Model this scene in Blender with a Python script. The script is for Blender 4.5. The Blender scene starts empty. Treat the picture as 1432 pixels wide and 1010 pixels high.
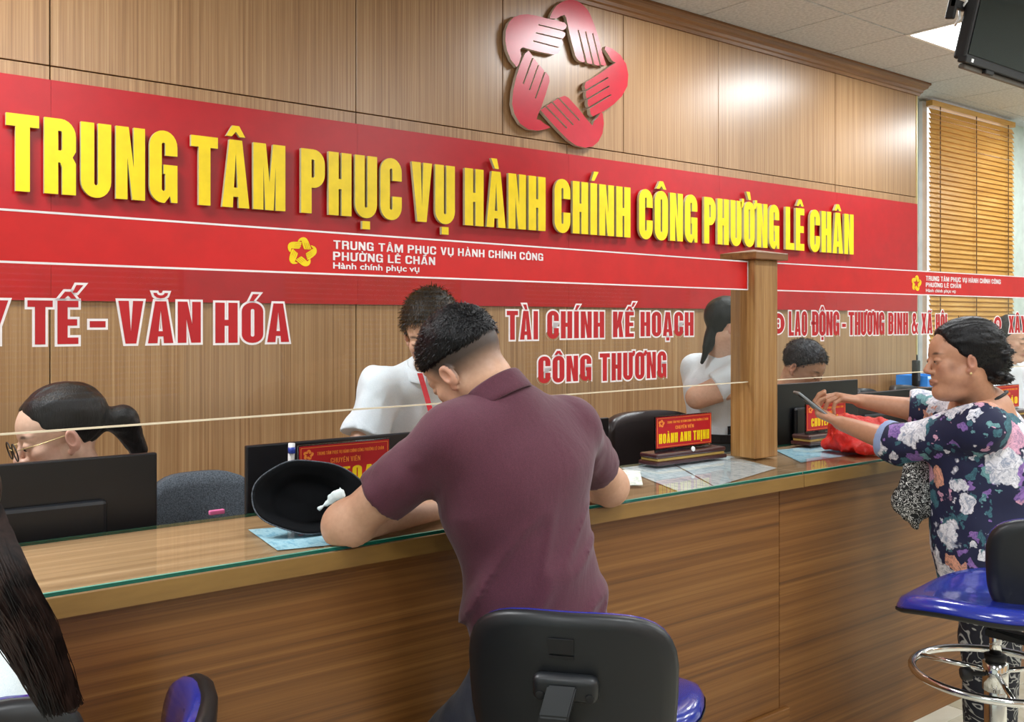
import bpy, bmesh, math, random
import numpy as np
from mathutils import Vector, Matrix
from mathutils.geometry import tessellate_polygon
random.seed(4); np.random.seed(4)
SC = bpy.context.scene
COL = SC.collection
R = math.radians
# ------------------------------------------------------------------ camera, sky, exposure
FPX, CX, HZ, HC, YAW = 1339.0, 716.0, 450.0, 1.48, R(38)
cam_d = bpy.data.cameras.new('camera'); cam = bpy.data.objects.new('camera', cam_d); COL.objects.link(cam)
cam.location = (0, 0, HC); cam.rotation_euler = (R(90), 0, -YAW)
cam_d.sensor_width = 36; cam_d.lens = FPX / 1432 * 36; cam_d.shift_y = -55 / 1432; cam_d.clip_start = .05
SC.camera = cam
SC.view_settings.view_transform = 'Standard'; SC.view_settings.look = 'None'
SC.view_settings.gamma = 1; SC.view_settings.use_curve_mapping = False
SC.view_settings.exposure = 0.27
world = bpy.data.worlds.new('world'); SC.world = world; world.use_nodes = True
world.node_tree.nodes['Background'].inputs[0].default_value = (.86, .93, 1, 1)
world.node_tree.nodes['Background'].inputs[1].default_value = 0.9
LIGHT_W = 26.0          # watts of each 60 cm ceiling panel

Fd = Vector((math.sin(YAW), math.cos(YAW), 0)); Rt = Vector((math.cos(YAW), -math.sin(YAW), 0)); Up = Vector((0, 0, 1))
CAM = Vector((0, 0, HC))
def atF(px, py, F): return CAM + F * (Fd + Rt * ((px - CX) / FPX) + Up * ((HZ - py) / FPX))
def Fy(px, Y):
    d = Fd + Rt * ((px - CX) / FPX); return Y / d.y
def atY(px, py, Y): return atF(px, py, Fy(px, Y))
def atX(px, py, X):
    d = Fd + Rt * ((px - CX) / FPX); return atF(px, py, X / d.x)
def atZ(px, py, Z): return atF(px, py, (Z - HC) * FPX / (HZ - py))
def srgb(*c):
    if len(c) == 1:
        h = c[0].lstrip('#'); c = [int(h[i:i+2], 16) for i in (0, 2, 4)]
    return tuple(((v/255) / 12.92 if v/255 <= .04045 else ((v/255 + .055) / 1.055) ** 2.4) for v in c[:3]) + (1,)

# ------------------------------------------------------------------ materials
class NT:
    def __init__(s, name):
        s.m = bpy.data.materials.new(name); s.m.use_nodes = True; s.t = s.m.node_tree
        s.b = s.t.nodes['Principled BSDF']; s.out = s.t.nodes['Material Output']
    def n(s, typ, **kw):
        nd = s.t.nodes.new(typ)
        for k, v in kw.items():
            if k.startswith('_'): setattr(nd, k[1:], v)
            else: nd.inputs[k.replace('__', ' ')].default_value = v
        return nd
    def l(s, a, b): s.t.links.new(a, b)
    def set(s, **kw):
        for k, v in kw.items(): s.b.inputs[k.replace('__', ' ')].default_value = v
        return s
    def ramp(s, fac, stops, interp='LINEAR'):
        r = s.n('ShaderNodeValToRGB'); e = r.color_ramp.elements; r.color_ramp.interpolation = interp
        while len(e) < len(stops): e.new(.5)
        for el, (p, c) in zip(e, stops): el.position = p; el.color = c
        s.l(fac, r.inputs[0]); return r.outputs[0]
    def coords(s, scale, rot=(0,0,0), rand=True, kind='Object'):
        tc = s.n('ShaderNodeTexCoord'); mp = s.n('ShaderNodeMapping'); mp.inputs['Scale'].default_value = scale; mp.inputs['Rotation'].default_value = rot
        s.l(tc.outputs[kind], mp.inputs[0])
        if rand:
            oi = s.n('ShaderNodeObjectInfo'); mu = s.n('ShaderNodeMath', _operation='MULTIPLY'); mu.inputs[1].default_value = 37
            s.l(oi.outputs['Random'], mu.inputs[0]); cb = s.n('ShaderNodeCombineXYZ')
            for i in range(3): s.l(mu.outputs[0], cb.inputs[i])
            s.l(cb.outputs[0], mp.inputs['Location'])
        return mp.outputs[0]
    def noise(s, vec, scale=1, detail=4, rough=.55, dist=0):
        n = s.n('ShaderNodeTexNoise'); n.inputs['Scale'].default_value = scale; n.inputs['Detail'].default_value = detail
        n.inputs['Roughness'].default_value = rough; n.inputs['Distortion'].default_value = dist
        s.l(vec, n.inputs['Vector']); return n.outputs['Fac']
    def mix(s, fac, a, b, mode='MIX'):
        m = s.n('ShaderNodeMix'); m.data_type = 'RGBA'; m.blend_type = mode
        for sock, v in ((m.inputs[0], fac), (m.inputs[6], a), (m.inputs[7], b)):
            if hasattr(v, 'is_output'): s.l(v, sock)
            else: sock.default_value = v
        return m.outputs[2]
    def bump(s, h, strength=.3, dist=.002):
        b = s.n('ShaderNodeBump'); b.inputs['Strength'].default_value = strength; b.inputs['Distance'].default_value = dist
        s.l(h, b.inputs['Height']); s.l(b.outputs[0], s.b.inputs['Normal']); return b

def plain(name, col, rough=.5, **kw):
    m = NT(name); m.set(Base__Color=srgb(col), Roughness=rough, **kw)
    # a little unevenness so nothing is a dead flat tone
    v = m.noise(m.coords((14, 14, 14)), 1, 3)
    c = srgb(col); d = tuple(x * .86 for x in c[:3]) + (1,)
    m.l(m.ramp(v, [(.3, d), (.7, c)]), m.b.inputs['Base Color'])
    return m.m

def wood(name, stops, grain, rough=.4, fine=1.0, warp=.0, bumps=.05, coat=0.0):
    m = NT(name)
    v = m.coords(grain)
    n1 = m.noise(v, 1, 5, .6, warp)
    c1 = m.ramp(n1, stops)
    v2 = m.coords(tuple(g * 4.5 for g in grain))
    n2 = m.noise(v2, 1, 3, .7, warp)
    c = m.mix(.30 * fine, c1, m.ramp(n2, [(.35, (.16, .13, .1, 1)), (.6, (.85, .85, .85, 1))]), 'MULTIPLY')
    m.l(c, m.b.inputs['Base Color'])
    m.set(Roughness=rough, Coat__Weight=coat, Coat__Roughness=.3)
    m.bump(n2, bumps, .001)
    return m.m

M = {}
M['wall_wood'] = wood('wall_wood', [(.30, srgb('8a6440')), (.45, srgb('9f7850')), (.56, srgb('aa845b')), (.70, srgb('ba956a'))], (120, 120, .7), .34, 1.0, .0, .03, .35)
M['counter_wood'] = wood('counter_wood', [(.28, srgb('5c3a1c')), (.42, srgb('74491f')), (.55, srgb('825527')), (.75, srgb('936634'))], (.5, .5, 70), .42, .8, .3)
M['top_wood'] = wood('top_wood', [(.30, srgb('94724f')), (.46, srgb('b08c64')), (.58, srgb('c09c74')), (.75, srgb('cfae86'))], (.7, 30, 30), .45, .7, .4)
M['edge_wood'] = wood('edge_wood', [(.3, srgb('7c5c2c')), (.7, srgb('93713a'))], (2, 14, 14), .4, .3)
M['post_wood'] = wood('post_wood', [(.30, srgb('82592c')), (.45, srgb('a07440')), (.56, srgb('af8450')), (.72, srgb('bd9461'))], (42, 42, 1.3), .4, .9, .5)
M['cornice_wood'] = wood('cornice_wood', [(.3, srgb('6d4526')), (.5, srgb('865a33')), (.7, srgb('9a6c3f'))], (1.2, 40, 40), .35, .8)
M['blind_wood'] = wood('blind_wood', [(.3, srgb('b98538')), (.5, srgb('cc9848')), (.7, srgb('dcae62'))], (2, 20, 20), .4, .4)
M['red_board'] = plain('red_board', 'b00a18', .34)
M['red_film'] = plain('red_film', 'cd1014', .4)
M['red_letter'] = plain('red_letter', 'b80a18', .5)
M['yellow'] = plain('yellow_acrylic', 'f7d708', .35)
M['yellow_side'] = plain('yellow_side', 'c9c29a', .5)
M['white_vinyl'] = plain('white_vinyl', 'f4eef0', .4)
M['logo_red'] = plain('logo_red', 'bb0f28', .3, Coat__Weight=.14, Coat__Roughness=.22)
M['logo_side'] = plain('logo_side', 'cdbfae', .5)
M['white_wall'] = plain('white_wall', 'd6e3dc', .8)
M['hall_wall'] = plain('hall_wall', 'b9b7ae', .8)
M['black_plastic'] = plain('black_plastic', '13161a', .42)
M['monitor_black'] = plain('monitor_black', '12161d', .38)
M['black_rubber'] = plain('black_rubber', '0d0d10', .6)
M['dark_leather'] = plain('dark_leather', '2a2324', .35)
M['screen'] = plain('screen', '0c1114', .08)
M['white_plastic'] = plain('white_plastic', 'eef0f2', .35)
M['blue_plastic'] = plain('blue_plastic', '1f3fa8', .35)
M['bright_blue'] = plain('bright_blue', '3f8fe6', .4)
M['pink'] = plain('pink_plastic', 'f07bb4', .4)
M['maroon_wood'] = plain('maroon_wood', '3d1f22', .3, Coat__Weight=.5)
M['gold'] = plain('gold_band', 'b99a55', .35, Metallic=.4)
M['gold_trim'] = plain('gold_trim', 'd8c48a', .35, Metallic=.5)
M['orange_print'] = plain('orange_print', 'ff9a3c', .5)
M['groove'] = plain('groove', '3b2817', .8)
m = NT('chrome'); m.set(Base__Color=(.72, .72, .72, 1), Metallic=1, Roughness=.13); M['chrome'] = m.m
m = NT('blue_vinyl'); m.set(Base__Color=srgb('1c2b8c'), Roughness=.2, Coat__Weight=.6, Coat__Roughness=.08)
m.bump(m.noise(m.coords((30, 30, 30)), 1, 4), .25, .004); M['blue_vinyl'] = m.m
m = NT('grey_fabric'); v = m.coords((260, 260, 260)); n = m.noise(v, 1, 2); m.l(m.ramp(n, [(.35, srgb('353a40')), (.65, srgb('59616a'))]), m.b.inputs['Base Color']); m.set(Roughness=.9); m.bump(n, .4, .002); M['grey_fabric'] = m.m
def glow(name, col, s):
    m = NT(name); m.set(Base__Color=(.8, .8, .8, 1)); m.b.inputs['Emission Color'].default_value = col; m.b.inputs['Emission Strength'].default_value = s; return m.m
M['lamp'] = glow('lamp_diffuser', (.93, .97, 1, 1), 5.5)
M['daylight'] = glow('daylight_pane', (.9, .97, 1, 1), .9)
def glass(name, tint, ior=1.5, boost=0.0):
    m = NT(name); t = m.t; t.nodes.remove(m.b)
    tr = m.n('ShaderNodeBsdfTransparent'); tr.inputs[0].default_value = tint
    gl = m.n('ShaderNodeBsdfGlossy'); gl.inputs['Roughness'].default_value = .02
    fr = m.n('ShaderNodeFresnel'); fr.inputs[0].default_value = ior
    ad = m.n('ShaderNodeMath', _operation='ADD'); ad.inputs[1].default_value = boost; m.l(fr.outputs[0], ad.inputs[0])
    mx = m.n('ShaderNodeMixShader'); m.l(ad.outputs[0], mx.inputs[0]); m.l(tr.outputs[0], mx.inputs[1]); m.l(gl.outputs[0], mx.inputs[2])
    m.l(mx.outputs[0], m.out.inputs[0]); return m.m
M['pane'] = glass('pane_glass', (.95, .97, .96, 1), 1.45, .0)
M['top_glass'] = glass('top_glass', (.97, .99, .98, 1), 1.3, .01)
M['lens'] = glass('lens_glass', (.97, .97, .97, 1))
M['clear'] = glass('clear_plastic', (.9, .93, .95, 1), 1.5, .05)
M['glass_edge'] = plain('glass_edge', '0f5a4a', .12)
M['glass_edge_light'] = plain('glass_edge_light', '7fc4b0', .2)
M['pane_edge'] = plain('pane_edge', 'e8dcc0', .2)
m = NT('floor_tile'); v = m.coords((1.6, 1.6, 1.6), rand=True); n = m.noise(v, 1.5, 8, .6, 1.2)
m.l(m.ramp(n, [(.35, srgb('b8b39d')), (.5, srgb('cdc9b6')), (.7, srgb('d8d4c4'))]), m.b.inputs['Base Color']); m.set(Roughness=.25); M['floor_tile'] = m.m
m = NT('ceiling_tile'); v = m.coords((1, 1, 1), rand=False)
w = m.n('ShaderNodeTexNoise'); w.inputs['Scale'].default_value = 55; m.l(v, w.inputs['Vector'])
m.l(m.ramp(w.outputs['Fac'], [(.4, srgb('bfc2c6')), (.6, srgb('d0d2d5'))]), m.b.inputs['Base Color']); m.set(Roughness=.85); m.bump(w.outputs['Fac'], .5, .004); M['ceiling_tile'] = m.m
def paper(name, base, ink, scale):
    m = NT(name); v = m.coords(scale); n = m.noise(v, 1, 5, .75)
    m.l(m.ramp(n, [(.40, srgb(ink)), (.52, srgb(base)), (1, srgb(base))]), m.b.inputs['Base Color']); m.set(Roughness=.5); return m.m
M['paper'] = paper('printed_paper', 'f2fbff', 'b4cbd6', (60, 18, 1))
M['paper_blue'] = paper('blue_paper', 'c4e9f6', '8cc3dc', (70, 30, 1))
M['paper_white'] = paper('white_card', 'f4fbf2', 'c0d2c2', (50, 60, 1))

# ------------------------------------------------------------------ mesh helpers
def tag(o, label=None, cat=None, group=None, kind=None):
    if label: o['label'] = label
    if cat: o['category'] = cat
    if group: o['group'] = group
    if kind: o['kind'] = kind
    return o
def wloc(o):
    v = Vector((0, 0, 0))
    while o: v += o.location; o = o.parent
    return v
def link(name, me, mat=None, parent=None, smooth=False, loc=None):
    """me is in world coordinates; it is re-based on its parent (or on loc)"""
    o = bpy.data.objects.new(name, me); COL.objects.link(o)
    if parent is not None:
        me.transform(Matrix.Translation(-wloc(parent))); o.parent = parent
    elif loc is not None:
        me.transform(Matrix.Translation(-Vector(loc))); o.location = loc
    if mat is not None:
        for mm in (mat if isinstance(mat, (list, tuple)) else [mat]): me.materials.append(mm)
    if smooth: me.polygons.foreach_set('use_smooth', [True] * len(me.polygons))
    return o
def thing(name, label, cat, loc, group=None):
    o = bpy.data.objects.new(name, None); COL.objects.link(o); o.location = loc; o.empty_display_size = .1
    return tag(o, label, cat, group)
def bm_me(bm, name='m'):
    bmesh.ops.recalc_face_normals(bm, faces=bm.faces)
    me = bpy.data.meshes.new(name); bm.to_mesh(me); bm.free(); return me
def add_box(bm, lo, hi, bev=0, seg=2, mat=0):
    lo = Vector(lo); hi = Vector(hi); r = bmesh.ops.create_cube(bm, size=1)
    for v in r['verts']: v.co = Vector([lo[i] + (v.co[i] + .5) * (hi[i] - lo[i]) for i in range(3)])
    if bev:
        es = list({e for v in r['verts'] for e in v.link_edges})
        bmesh.ops.bevel(bm, geom=es, offset=bev, segments=seg, affect='EDGES', profile=.5)
    return bm
def box(name, lo, hi, mat, parent=None, bev=0, seg=2, smooth=False):
    bm = bmesh.new(); add_box(bm, lo, hi, bev, seg); return link(name, bm_me(bm), mat, parent, smooth)
def frame_mat(o, x, y, z): return Matrix(((x[0], y[0], z[0], o[0]), (x[1], y[1], z[1], o[1]), (x[2], y[2], z[2], o[2]), (0, 0, 0, 1)))
def tf(me, mtx): me.transform(mtx); return me
def box_me(lo, hi, bev=0, seg=2):
    bm = bmesh.new(); add_box(bm, lo, hi, bev, seg); return bm_me(bm)
def tube_me(pts, rad, sides=10, cyclic=False, caps=True):
    pts = [Vector(p) for p in pts]; n = len(pts); rr = rad if isinstance(rad, (list, tuple)) else [rad] * n
    bm = bmesh.new(); rings = []; ref = Vector((.13, .21, .97)).normalized()
    for i, p in enumerate(pts):
        a = pts[(i - 1) % n] if (cyclic or i > 0) else p; b = pts[(i + 1) % n] if (cyclic or i < n - 1) else p
        t = (b - a).normalized(); u = t.cross(ref)
        if u.length < .1: u = t.cross(Vector((1, 0, 0)))
        u.normalize(); w = t.cross(u)
        rings.append([bm.verts.new(p + (u * math.cos(2*math.pi*k/sides) + w * math.sin(2*math.pi*k/sides)) * rr[i]) for k in range(sides)])
    m_ = n if cyclic else n - 1
    for i in range(m_):
        A, B = rings[i], rings[(i + 1) % n]
        for k in range(sides): bm.faces.new((A[k], A[(k+1) % sides], B[(k+1) % sides], B[k]))
    if not cyclic and caps: bm.faces.new(rings[0]); bm.faces.new(rings[-1][::-1])
    return bm_me(bm)
def tube(name, pts, rad, mat, parent=None, sides=10, cyclic=False): return link(name, tube_me(pts, rad, sides, cyclic), mat, parent, True)
def lathe_me(prof, c, sides=24, axis='Z'):
    bm = bmesh.new(); rings = []
    for r, z in prof:
        rings.append([bm.verts.new((c[0] + r * math.cos(2*math.pi*k/sides), c[1] + r * math.sin(2*math.pi*k/sides), c[2] + z)) for k in range(sides)])
    for A, B in zip(rings, rings[1:]):
        for k in range(sides): bm.faces.new((A[k], A[(k+1) % sides], B[(k+1) % sides], B[k]))
    bm.faces.new(rings[0]); bm.faces.new(rings[-1]); return bm_me(bm)
def prism(loops_list, y0, y1, mtx=None, chamfer=0):
    """loops_list: list of (outer, [holes]) in (u,v); extruded from y0 (front) to y1 along the third axis.
    result mesh: x=u, y=depth, z=v ; slot 0 front/back, slot 1 sides"""
    V, Fc, MI = [], [], []
    for outer, holes in loops_list:
        loops = [outer] + holes; flat = [p for L in loops for p in L]
        tris = tessellate_polygon([[Vector((p[0], p[1], 0)) for p in L] for L in loops])
        base = len(V)
        V += [(p[0], y0, p[1]) for p in flat]; b2 = len(V); V += [(p[0], y1, p[1]) for p in flat]
        for t in tris:
            a, b, c = t
            A, B, C = flat[a], flat[b], flat[c]
            ccw = (B[0]-A[0])*(C[1]-A[1]) - (B[1]-A[1])*(C[0]-A[0]) > 0
            if not ccw: a, c = c, a
            Fc.append((base+a, base+b, base+c)); MI.append(0)
            Fc.append((b2+c, b2+b, b2+a)); MI.append(0)
        k = base
        for L in loops:
            n = len(L); area = sum(L[i][0]*L[(i+1) % n][1] - L[(i+1) % n][0]*L[i][1] for i in range(n))
            for i in range(n):
                j = (i + 1) % n; a, b = k + i, k + j; off = b2 - base
                f = (a, b, b + off, a + off) if (area > 0) != (L is not loops[0]) else (b, a, a + off, b + off)
                Fc.append(f[::-1]); MI.append(1)
            k += n
    me = bpy.data.meshes.new('prism'); me.from_pydata(V, [], Fc); me.polygons.foreach_set('material_index', MI)
    if mtx is not None: me.transform(mtx)
    return me
def offset_loop(L, d):
    """miter offset; positive d grows a counter-clockwise loop"""
    n = len(L); area = sum(L[i][0]*L[(i+1) % n][1] - L[(i+1) % n][0]*L[i][1] for i in range(n))
    s = 1 if area > 0 else -1; out = []
    for i in range(n):
        p0, p1, p2 = Vector(L[i-1]), Vector(L[i]), Vector(L[(i+1) % n])
        e1, e2 = (p1 - p0), (p2 - p1)
        if e1.length < 1e-7 or e2.length < 1e-7: out.append(tuple(p1)); continue
        n1 = Vector((e1.y, -e1.x)).normalized() * s; n2 = Vector((e2.y, -e2.x)).normalized() * s
        b = n1 + n2
        if b.length < 1e-4: out.append(tuple(p1 + n1 * d)); continue
        b.normalize(); out.append(tuple(p1 + b * d / max(.45, b.dot(n1))))
    return out

# ------------------------------------------------------------------ glyphs: heavy condensed capitals, unit height
def arc(cx, cy, rx, ry, a0, a1, n=6): return [(cx + rx * math.cos(R(a0 + (a1 - a0) * i / n)), cy + ry * math.sin(R(a0 + (a1 - a0) * i / n))) for i in range(n + 1)]
def rrect(x0, y0, x1, y1, rx, ry=None):
    ry = ry or rx; return arc(x1-rx, y0+ry, rx, ry, -90, 0) + arc(x1-rx, y1-ry, rx, ry, 0, 90) + arc(x0+rx, y1-ry, rx, ry, 90, 180) + arc(x0+rx, y0+ry, rx, ry, 180, 270)
def glyph(ch, s=.2, w=.46, h=None):
    """returns advance width and list of (outer, holes)"""
    h = h or s * .78; P = []; r = min(w * .48, .24); ri = max(.012, min((w - 2*s) * .48, r * .6))
    if ch == 'T': P = [([(w*.5-s/2, 0), (w*.5+s/2, 0), (w*.5+s/2, 1-h), (w, 1-h), (w, 1), (0, 1), (0, 1-h), (w*.5-s/2, 1-h)], [])]
    elif ch in 'IÍ': w = s; P = [([(0, 0), (s, 0), (s, 1), (0, 1)], [])]
    elif ch in 'L': w *= .86; P = [([(0, 0), (w, 0), (w, h), (s, h), (s, 1), (0, 1)], [])]
    elif ch in 'EF': w *= .86; P = [([(0, 0), (w, 0), (w, h), (s, h), (s, .5-h*.5), (w*.94, .5-h*.5), (w*.94, .5+h*.5), (s, .5+h*.5), (s, 1-h), (w, 1-h), (w, 1), (0, 1)], [])]
    elif ch == 'H': P = [([(0, 0), (s, 0), (s, .5-h*.5), (w-s, .5-h*.5), (w-s, 0), (w, 0), (w, 1), (w-s, 1), (w-s, .5+h*.5), (s, .5+h*.5), (s, 1), (0, 1)], [])]
    elif ch == 'N': P = [([(0, 0), (s*.9, 0), (s*.9, .58), (w-s, 0), (w, 0), (w, 1), (w-s*.9, 1), (w-s*.9, .44), (s, 1), (0, 1)], [])]
    elif ch == 'M':
        w *= 1.3; q = s * .92; P = [([(0, 0), (q, 0), (q, .66), (w*.5-q*.42, 0), (w*.5+q*.42, 0), (w-q, .66), (w-q, 0), (w, 0), (w, 1), (w-q*1.25, 1), (w*.5, .42), (q*1.25, 1), (0, 1)], [])]
    elif ch == 'A':
        w *= 1.06; c = w / 2; t = s * .95; y1, y2 = .16, .16 + h * .85
        f = lambda y: (c - s*.52) * (1 - y)
        P = [([(0, 0), (t, 0), (t + (c-t)*.15, y1), (w - t - (c-t)*.15, y1), (w-t, 0), (w, 0), (c+s*.56, 1), (c-s*.56, 1)], [[(t + (c-t)*.36, y2), (w - t - (c-t)*.36, y2), (c, .8)]])]
    elif ch == 'V': c = w/2; P = [([(c-s*.52, 0), (c+s*.52, 0), (w, 1), (w-s, 1), (c, .26), (s, 1), (0, 1)], [])]
    elif ch == 'Y': c = w/2; P = [([(c-s/2, 0), (c+s/2, 0), (c+s/2, .4), (w, 1), (w-s, 1), (c, .62), (s, 1), (0, 1), (c-s/2, .4)], [])]
    elif ch == 'X': c = w/2; P = [([(0, 0), (s, 0), (c, .33), (w-s, 0), (w, 0), (c+s*.5, .51), (w, 1), (w-s, 1), (c, .69), (s, 1), (0, 1), (c-s*.5, .51)], [])]
    elif ch == 'K': P = [([(0, 0), (s, 0), (s, .3), (s*1.35, .42), (w-s*.95, 0), (w, 0), (s*1.95, .6), (w, 1), (w-s*1.05, 1), (s, .58), (s, 1), (0, 1)], [])]
    elif ch == 'O': P = [(rrect(0, -.01, w, 1.01, r), [rrect(s, h, w-s, 1-h, ri)])]
    elif ch == 'D': P = [([(0, 0)] + arc(w-r, r, r, r, -90, 0) + arc(w-r, 1-r, r, r, 0, 90) + [(0, 1)], [[(s, h)] + arc(w-s-ri, h+ri, ri, ri, -90, 0) + arc(w-s-ri, 1-h-ri, ri, ri, 0, 90) + [(s, 1-h)]])]
    elif ch == 'U': P = [([(0, 1)] + arc(r, r-.01, r, r, 180, 270) + arc(w-r, r-.01, r, r, 270, 360) + [(w, 1), (w-s, 1)] + arc(w-s-ri, h+ri, ri, ri, 0, -90) + arc(s+ri, h+ri, ri, ri, -90, -180) + [(s, 1)], [])]
    elif ch == 'C': P = [([(w, .64)] + arc(w-r, 1.01-r, r, r, 0, 90) + arc(r, 1.01-r, r, r, 90, 180) + arc(r, r-.01, r, r, 180, 270) + arc(w-r, r-.01, r, r, 270, 360) + [(w, .38), (w-s, .38)] + arc(w-s-ri, h+ri, ri, ri, 0, -90) + arc(s+ri, h+ri, ri, ri, -90, -180) + arc(s+ri, 1-h-ri, ri, ri, 180, 90) + arc(w-s-ri, 1-h-ri, ri, ri, 90, 0) + [(w-s, .64)], [])]
    elif ch == 'G': P = [([(w, .66)] + arc(w-r, 1.01-r, r, r, 0, 90) + arc(r, 1.01-r, r, r, 90, 180) + arc(r, r-.01, r, r, 180, 270) + [(w-s*1.05, -.01), (w-s*.62, .09), (w-s*.5, 0), (w, 0), (w, .53), (w*.5, .53), (w*.5, .40), (w-s, .40)] + arc(w-s-ri, h+ri, ri, ri, 0, -90) + arc(s+ri, h+ri, ri, ri, -90, -180) + arc(s+ri, 1-h-ri, ri, ri, 180, 90) + arc(w-s-ri, 1-h-ri, ri, ri, 90, 0) + [(w-s, .66)], [])]
    elif ch == 'P': P = [([(0, 0), (s, 0), (s, .40)] + arc(w-r, .40+r, r, r, -90, 0) + arc(w-r, 1-r, r, r, 0, 90) + [(0, 1)], [[(s, .40+h)] + arc(w-s-ri, .40+h+ri, ri, ri, -90, 0) + arc(w-s-ri, 1-h-ri, ri, ri, 0, 90) + [(s, 1-h)]])]
    elif ch == 'R': P = [([(0, 0), (s, 0), (s, .42), (w-s-.03, .42), (w-s, .36), (w-s, 0), (w, 0), (w, .42), (w-.05, .5), (w, .58)] + arc(w-r, 1-r, r, r, 0, 90) + [(0, 1)], [[(s, .42+h)] + arc(w-s-ri, .42+h+ri, ri, ri, -90, 0) + arc(w-s-ri, 1-h-ri, ri, ri, 0, 90) + [(s, 1-h)]])]
    elif ch == 'B': q = min(r, .2); P = [([(0, 0)] + arc(w-q, q, q, q, -90, 0) + [(w, .44), (w-.05, .52), (w, .6)] + arc(w-q, 1-q, q, q, 0, 90) + [(0, 1)], [rrect(s, h, w-s, .47, ri*.8), rrect(s, .47+h*.8, w-s, 1-h, ri*.8)])]
    elif ch == 'S': P = [([(0, .34), (0, r-.01)] + arc(r, r-.01, r, r, 180, 270) + arc(w-r, r-.01, r, r, 270, 360) + [(w, .42), (w-.05, .52), (s, .68), (s, 1-h), (w-s, 1-h), (w-s, .68), (w, .68)] + arc(w-r, 1.01-r, r, r, 0, 90) + arc(r, 1.01-r, r, r, 90, 180) + [(0, .58), (.05, .5), (w-s, .34), (w-s, h), (s, h), (s, .34)], [])]
    elif ch == '-': w *= .62; P = [([(0, .34), (w, .34), (w, .34+h), (0, .34+h)], [])]
    elif ch == '&': w *= 1.15; P = [([(0, .12), (.1, 0), (w*.55, 0), (w*.72, .1), (w*.84, 0), (w, 0), (w, .02), (w*.84, .24), (w, .5), (w*.78, .5), (w*.7, .38), (w*.5, .62), (w*.68, .74), (w*.68, .92), (w*.56, 1), (w*.26, 1), (w*.12, .9), (w*.12, .74), (w*.22, .56), (0, .4)], [[(w*.24, .34), (w*.34, .44), (w*.58, .18), (w*.5, .13), (w*.3, .13), (w*.24, .2)], [(w*.34, .76), (w*.34, .84), (w*.46, .84), (w*.46, .76), (w*.4, .7)]])]
    elif ch == '8': P = [(rrect(0, 0, w, 1, r), [rrect(s, h, w-s, .5-h*.4, ri), rrect(s, .5+h*.4, w-s, 1-h, ri)])]
    elif ch == '9': P = [(rrect(0, .36, w, 1, r), [rrect(s, .36+h, w-s, 1-h, ri)]), ([(w-s, .5), (w-s, h), (s*.4, h), (0, 0), (w-.08, 0), (w, .08), (w, .5)], [])]
    return w, P
BASE = {}
for base, forms in {'A': 'ÂÀẠĂẤÃÁẢ', 'E': 'ÊẾẸỄỀ', 'O': 'ÔỘÓƠỜ', 'U': 'ƯỤÙ', 'I': 'ÍỊÌ', 'D': 'Đ', 'N': ''}.items():
    for f in forms: BASE[f] = base
CIRC, ACU, GRA, DOT, BRE, TIL, HORN, BAR = 'ÂẤÊẾỄỀÔỘ', 'ÍÓẾẤÁ', 'ÀỜÙÌỀ', 'ỤẠỊỘẸ', 'Ă', 'ÃỄ', 'ƯƠỜ', 'Đ'
def letter(ch, s=.2, w=.46):
    adv, P = glyph(BASE.get(ch, ch), s, w); P = list(P); c = adv / 2; k = s / .2
    if ch in CIRC: P.append(([(c-.17*k, 1.05), (c-.07*k, 1.05), (c, 1.12), (c+.07*k, 1.05), (c+.17*k, 1.05), (c+.06*k, 1.21), (c-.06*k, 1.21)], []))
    if ch in ACU:
        dx, dy = (.16*k, .14) if ch in CIRC else (0, 0)
        P.append(([(c-.07*k+dx, 1.05+dy), (c+.02*k+dx, 1.05+dy), (c+.15*k+dx, 1.23+dy), (c+.01*k+dx, 1.23+dy)], []))
    if ch in GRA: P.append(([(c-.03*k, 1.05), (c+.07*k, 1.05), (c+.02*k, 1.23), (c-.13*k, 1.23)], []))
    if ch in DOT: P.append(([(c-.08*k, -.19), (c+.08*k, -.19), (c+.08*k, -.06), (c-.08*k, -.06)], []))
    if ch in BRE: P.append((arc(c, 1.2, .15*k, .13, 180, 360) + arc(c, 1.2, .08*k, .06, 360, 180), []))
    if ch in TIL: P.append(([(c-.17*k, 1.05), (c-.11*k, 1.05), (c-.06*k, 1.1), (c+.08*k, 1.05), (c+.17*k, 1.1), (c+.17*k, 1.17), (c+.11*k, 1.17), (c+.06*k, 1.12), (c-.08*k, 1.17), (c-.17*k, 1.12)], []))
    if ch == 'Ả': P.append(([(c-.03, 1.04), (c+.04, 1.04), (c+.04, 1.10), (c+.11, 1.15), (c+.11, 1.23), (c-.07, 1.23), (c-.07, 1.17), (c+.03, 1.17), (c-.03, 1.12)], []))
    if ch in HORN: P.append(([(adv-.02, .86), (adv+.05, .86), (adv+.11, .95), (adv+.11, 1.06), (adv+.01, 1.06), (adv+.01, .99), (adv-.05, .98)], []))
    if ch in BAR: P.append(([(-.07, .45), (s+.06, .45), (s+.06, .57), (-.07, .57)], []))
    if ch in HORN: adv += .03
    return adv, P
def word_layout(txt, x0, x1, s, w, gap):
    """letters of one word fitted between x0 and x1 (unit height 1)"""
    items, x = [], 0
    for ch in txt:
        if ch == ' ': x += w * .55; continue
        adv, P = letter(ch, s, w); items.append((x, P)); x += adv + gap
    k = (x1 - x0) / (x - gap); return [([( [(x0 + (px + p[0]) * k, p[1]) for p in o], [[(x0 + (px + q[0]) * k, q[1]) for q in hh] for hh in hs]) for o, hs in P]) for px, P in items]
def map_loops(P, fn): return [([fn(p) for p in o], [[fn(q) for q in h] for h in hs]) for o, hs in P]
def grow(P, d): return [(offset_loop(o, d), [offset_loop(h, -d) for h in hs]) for o, hs in P]
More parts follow.
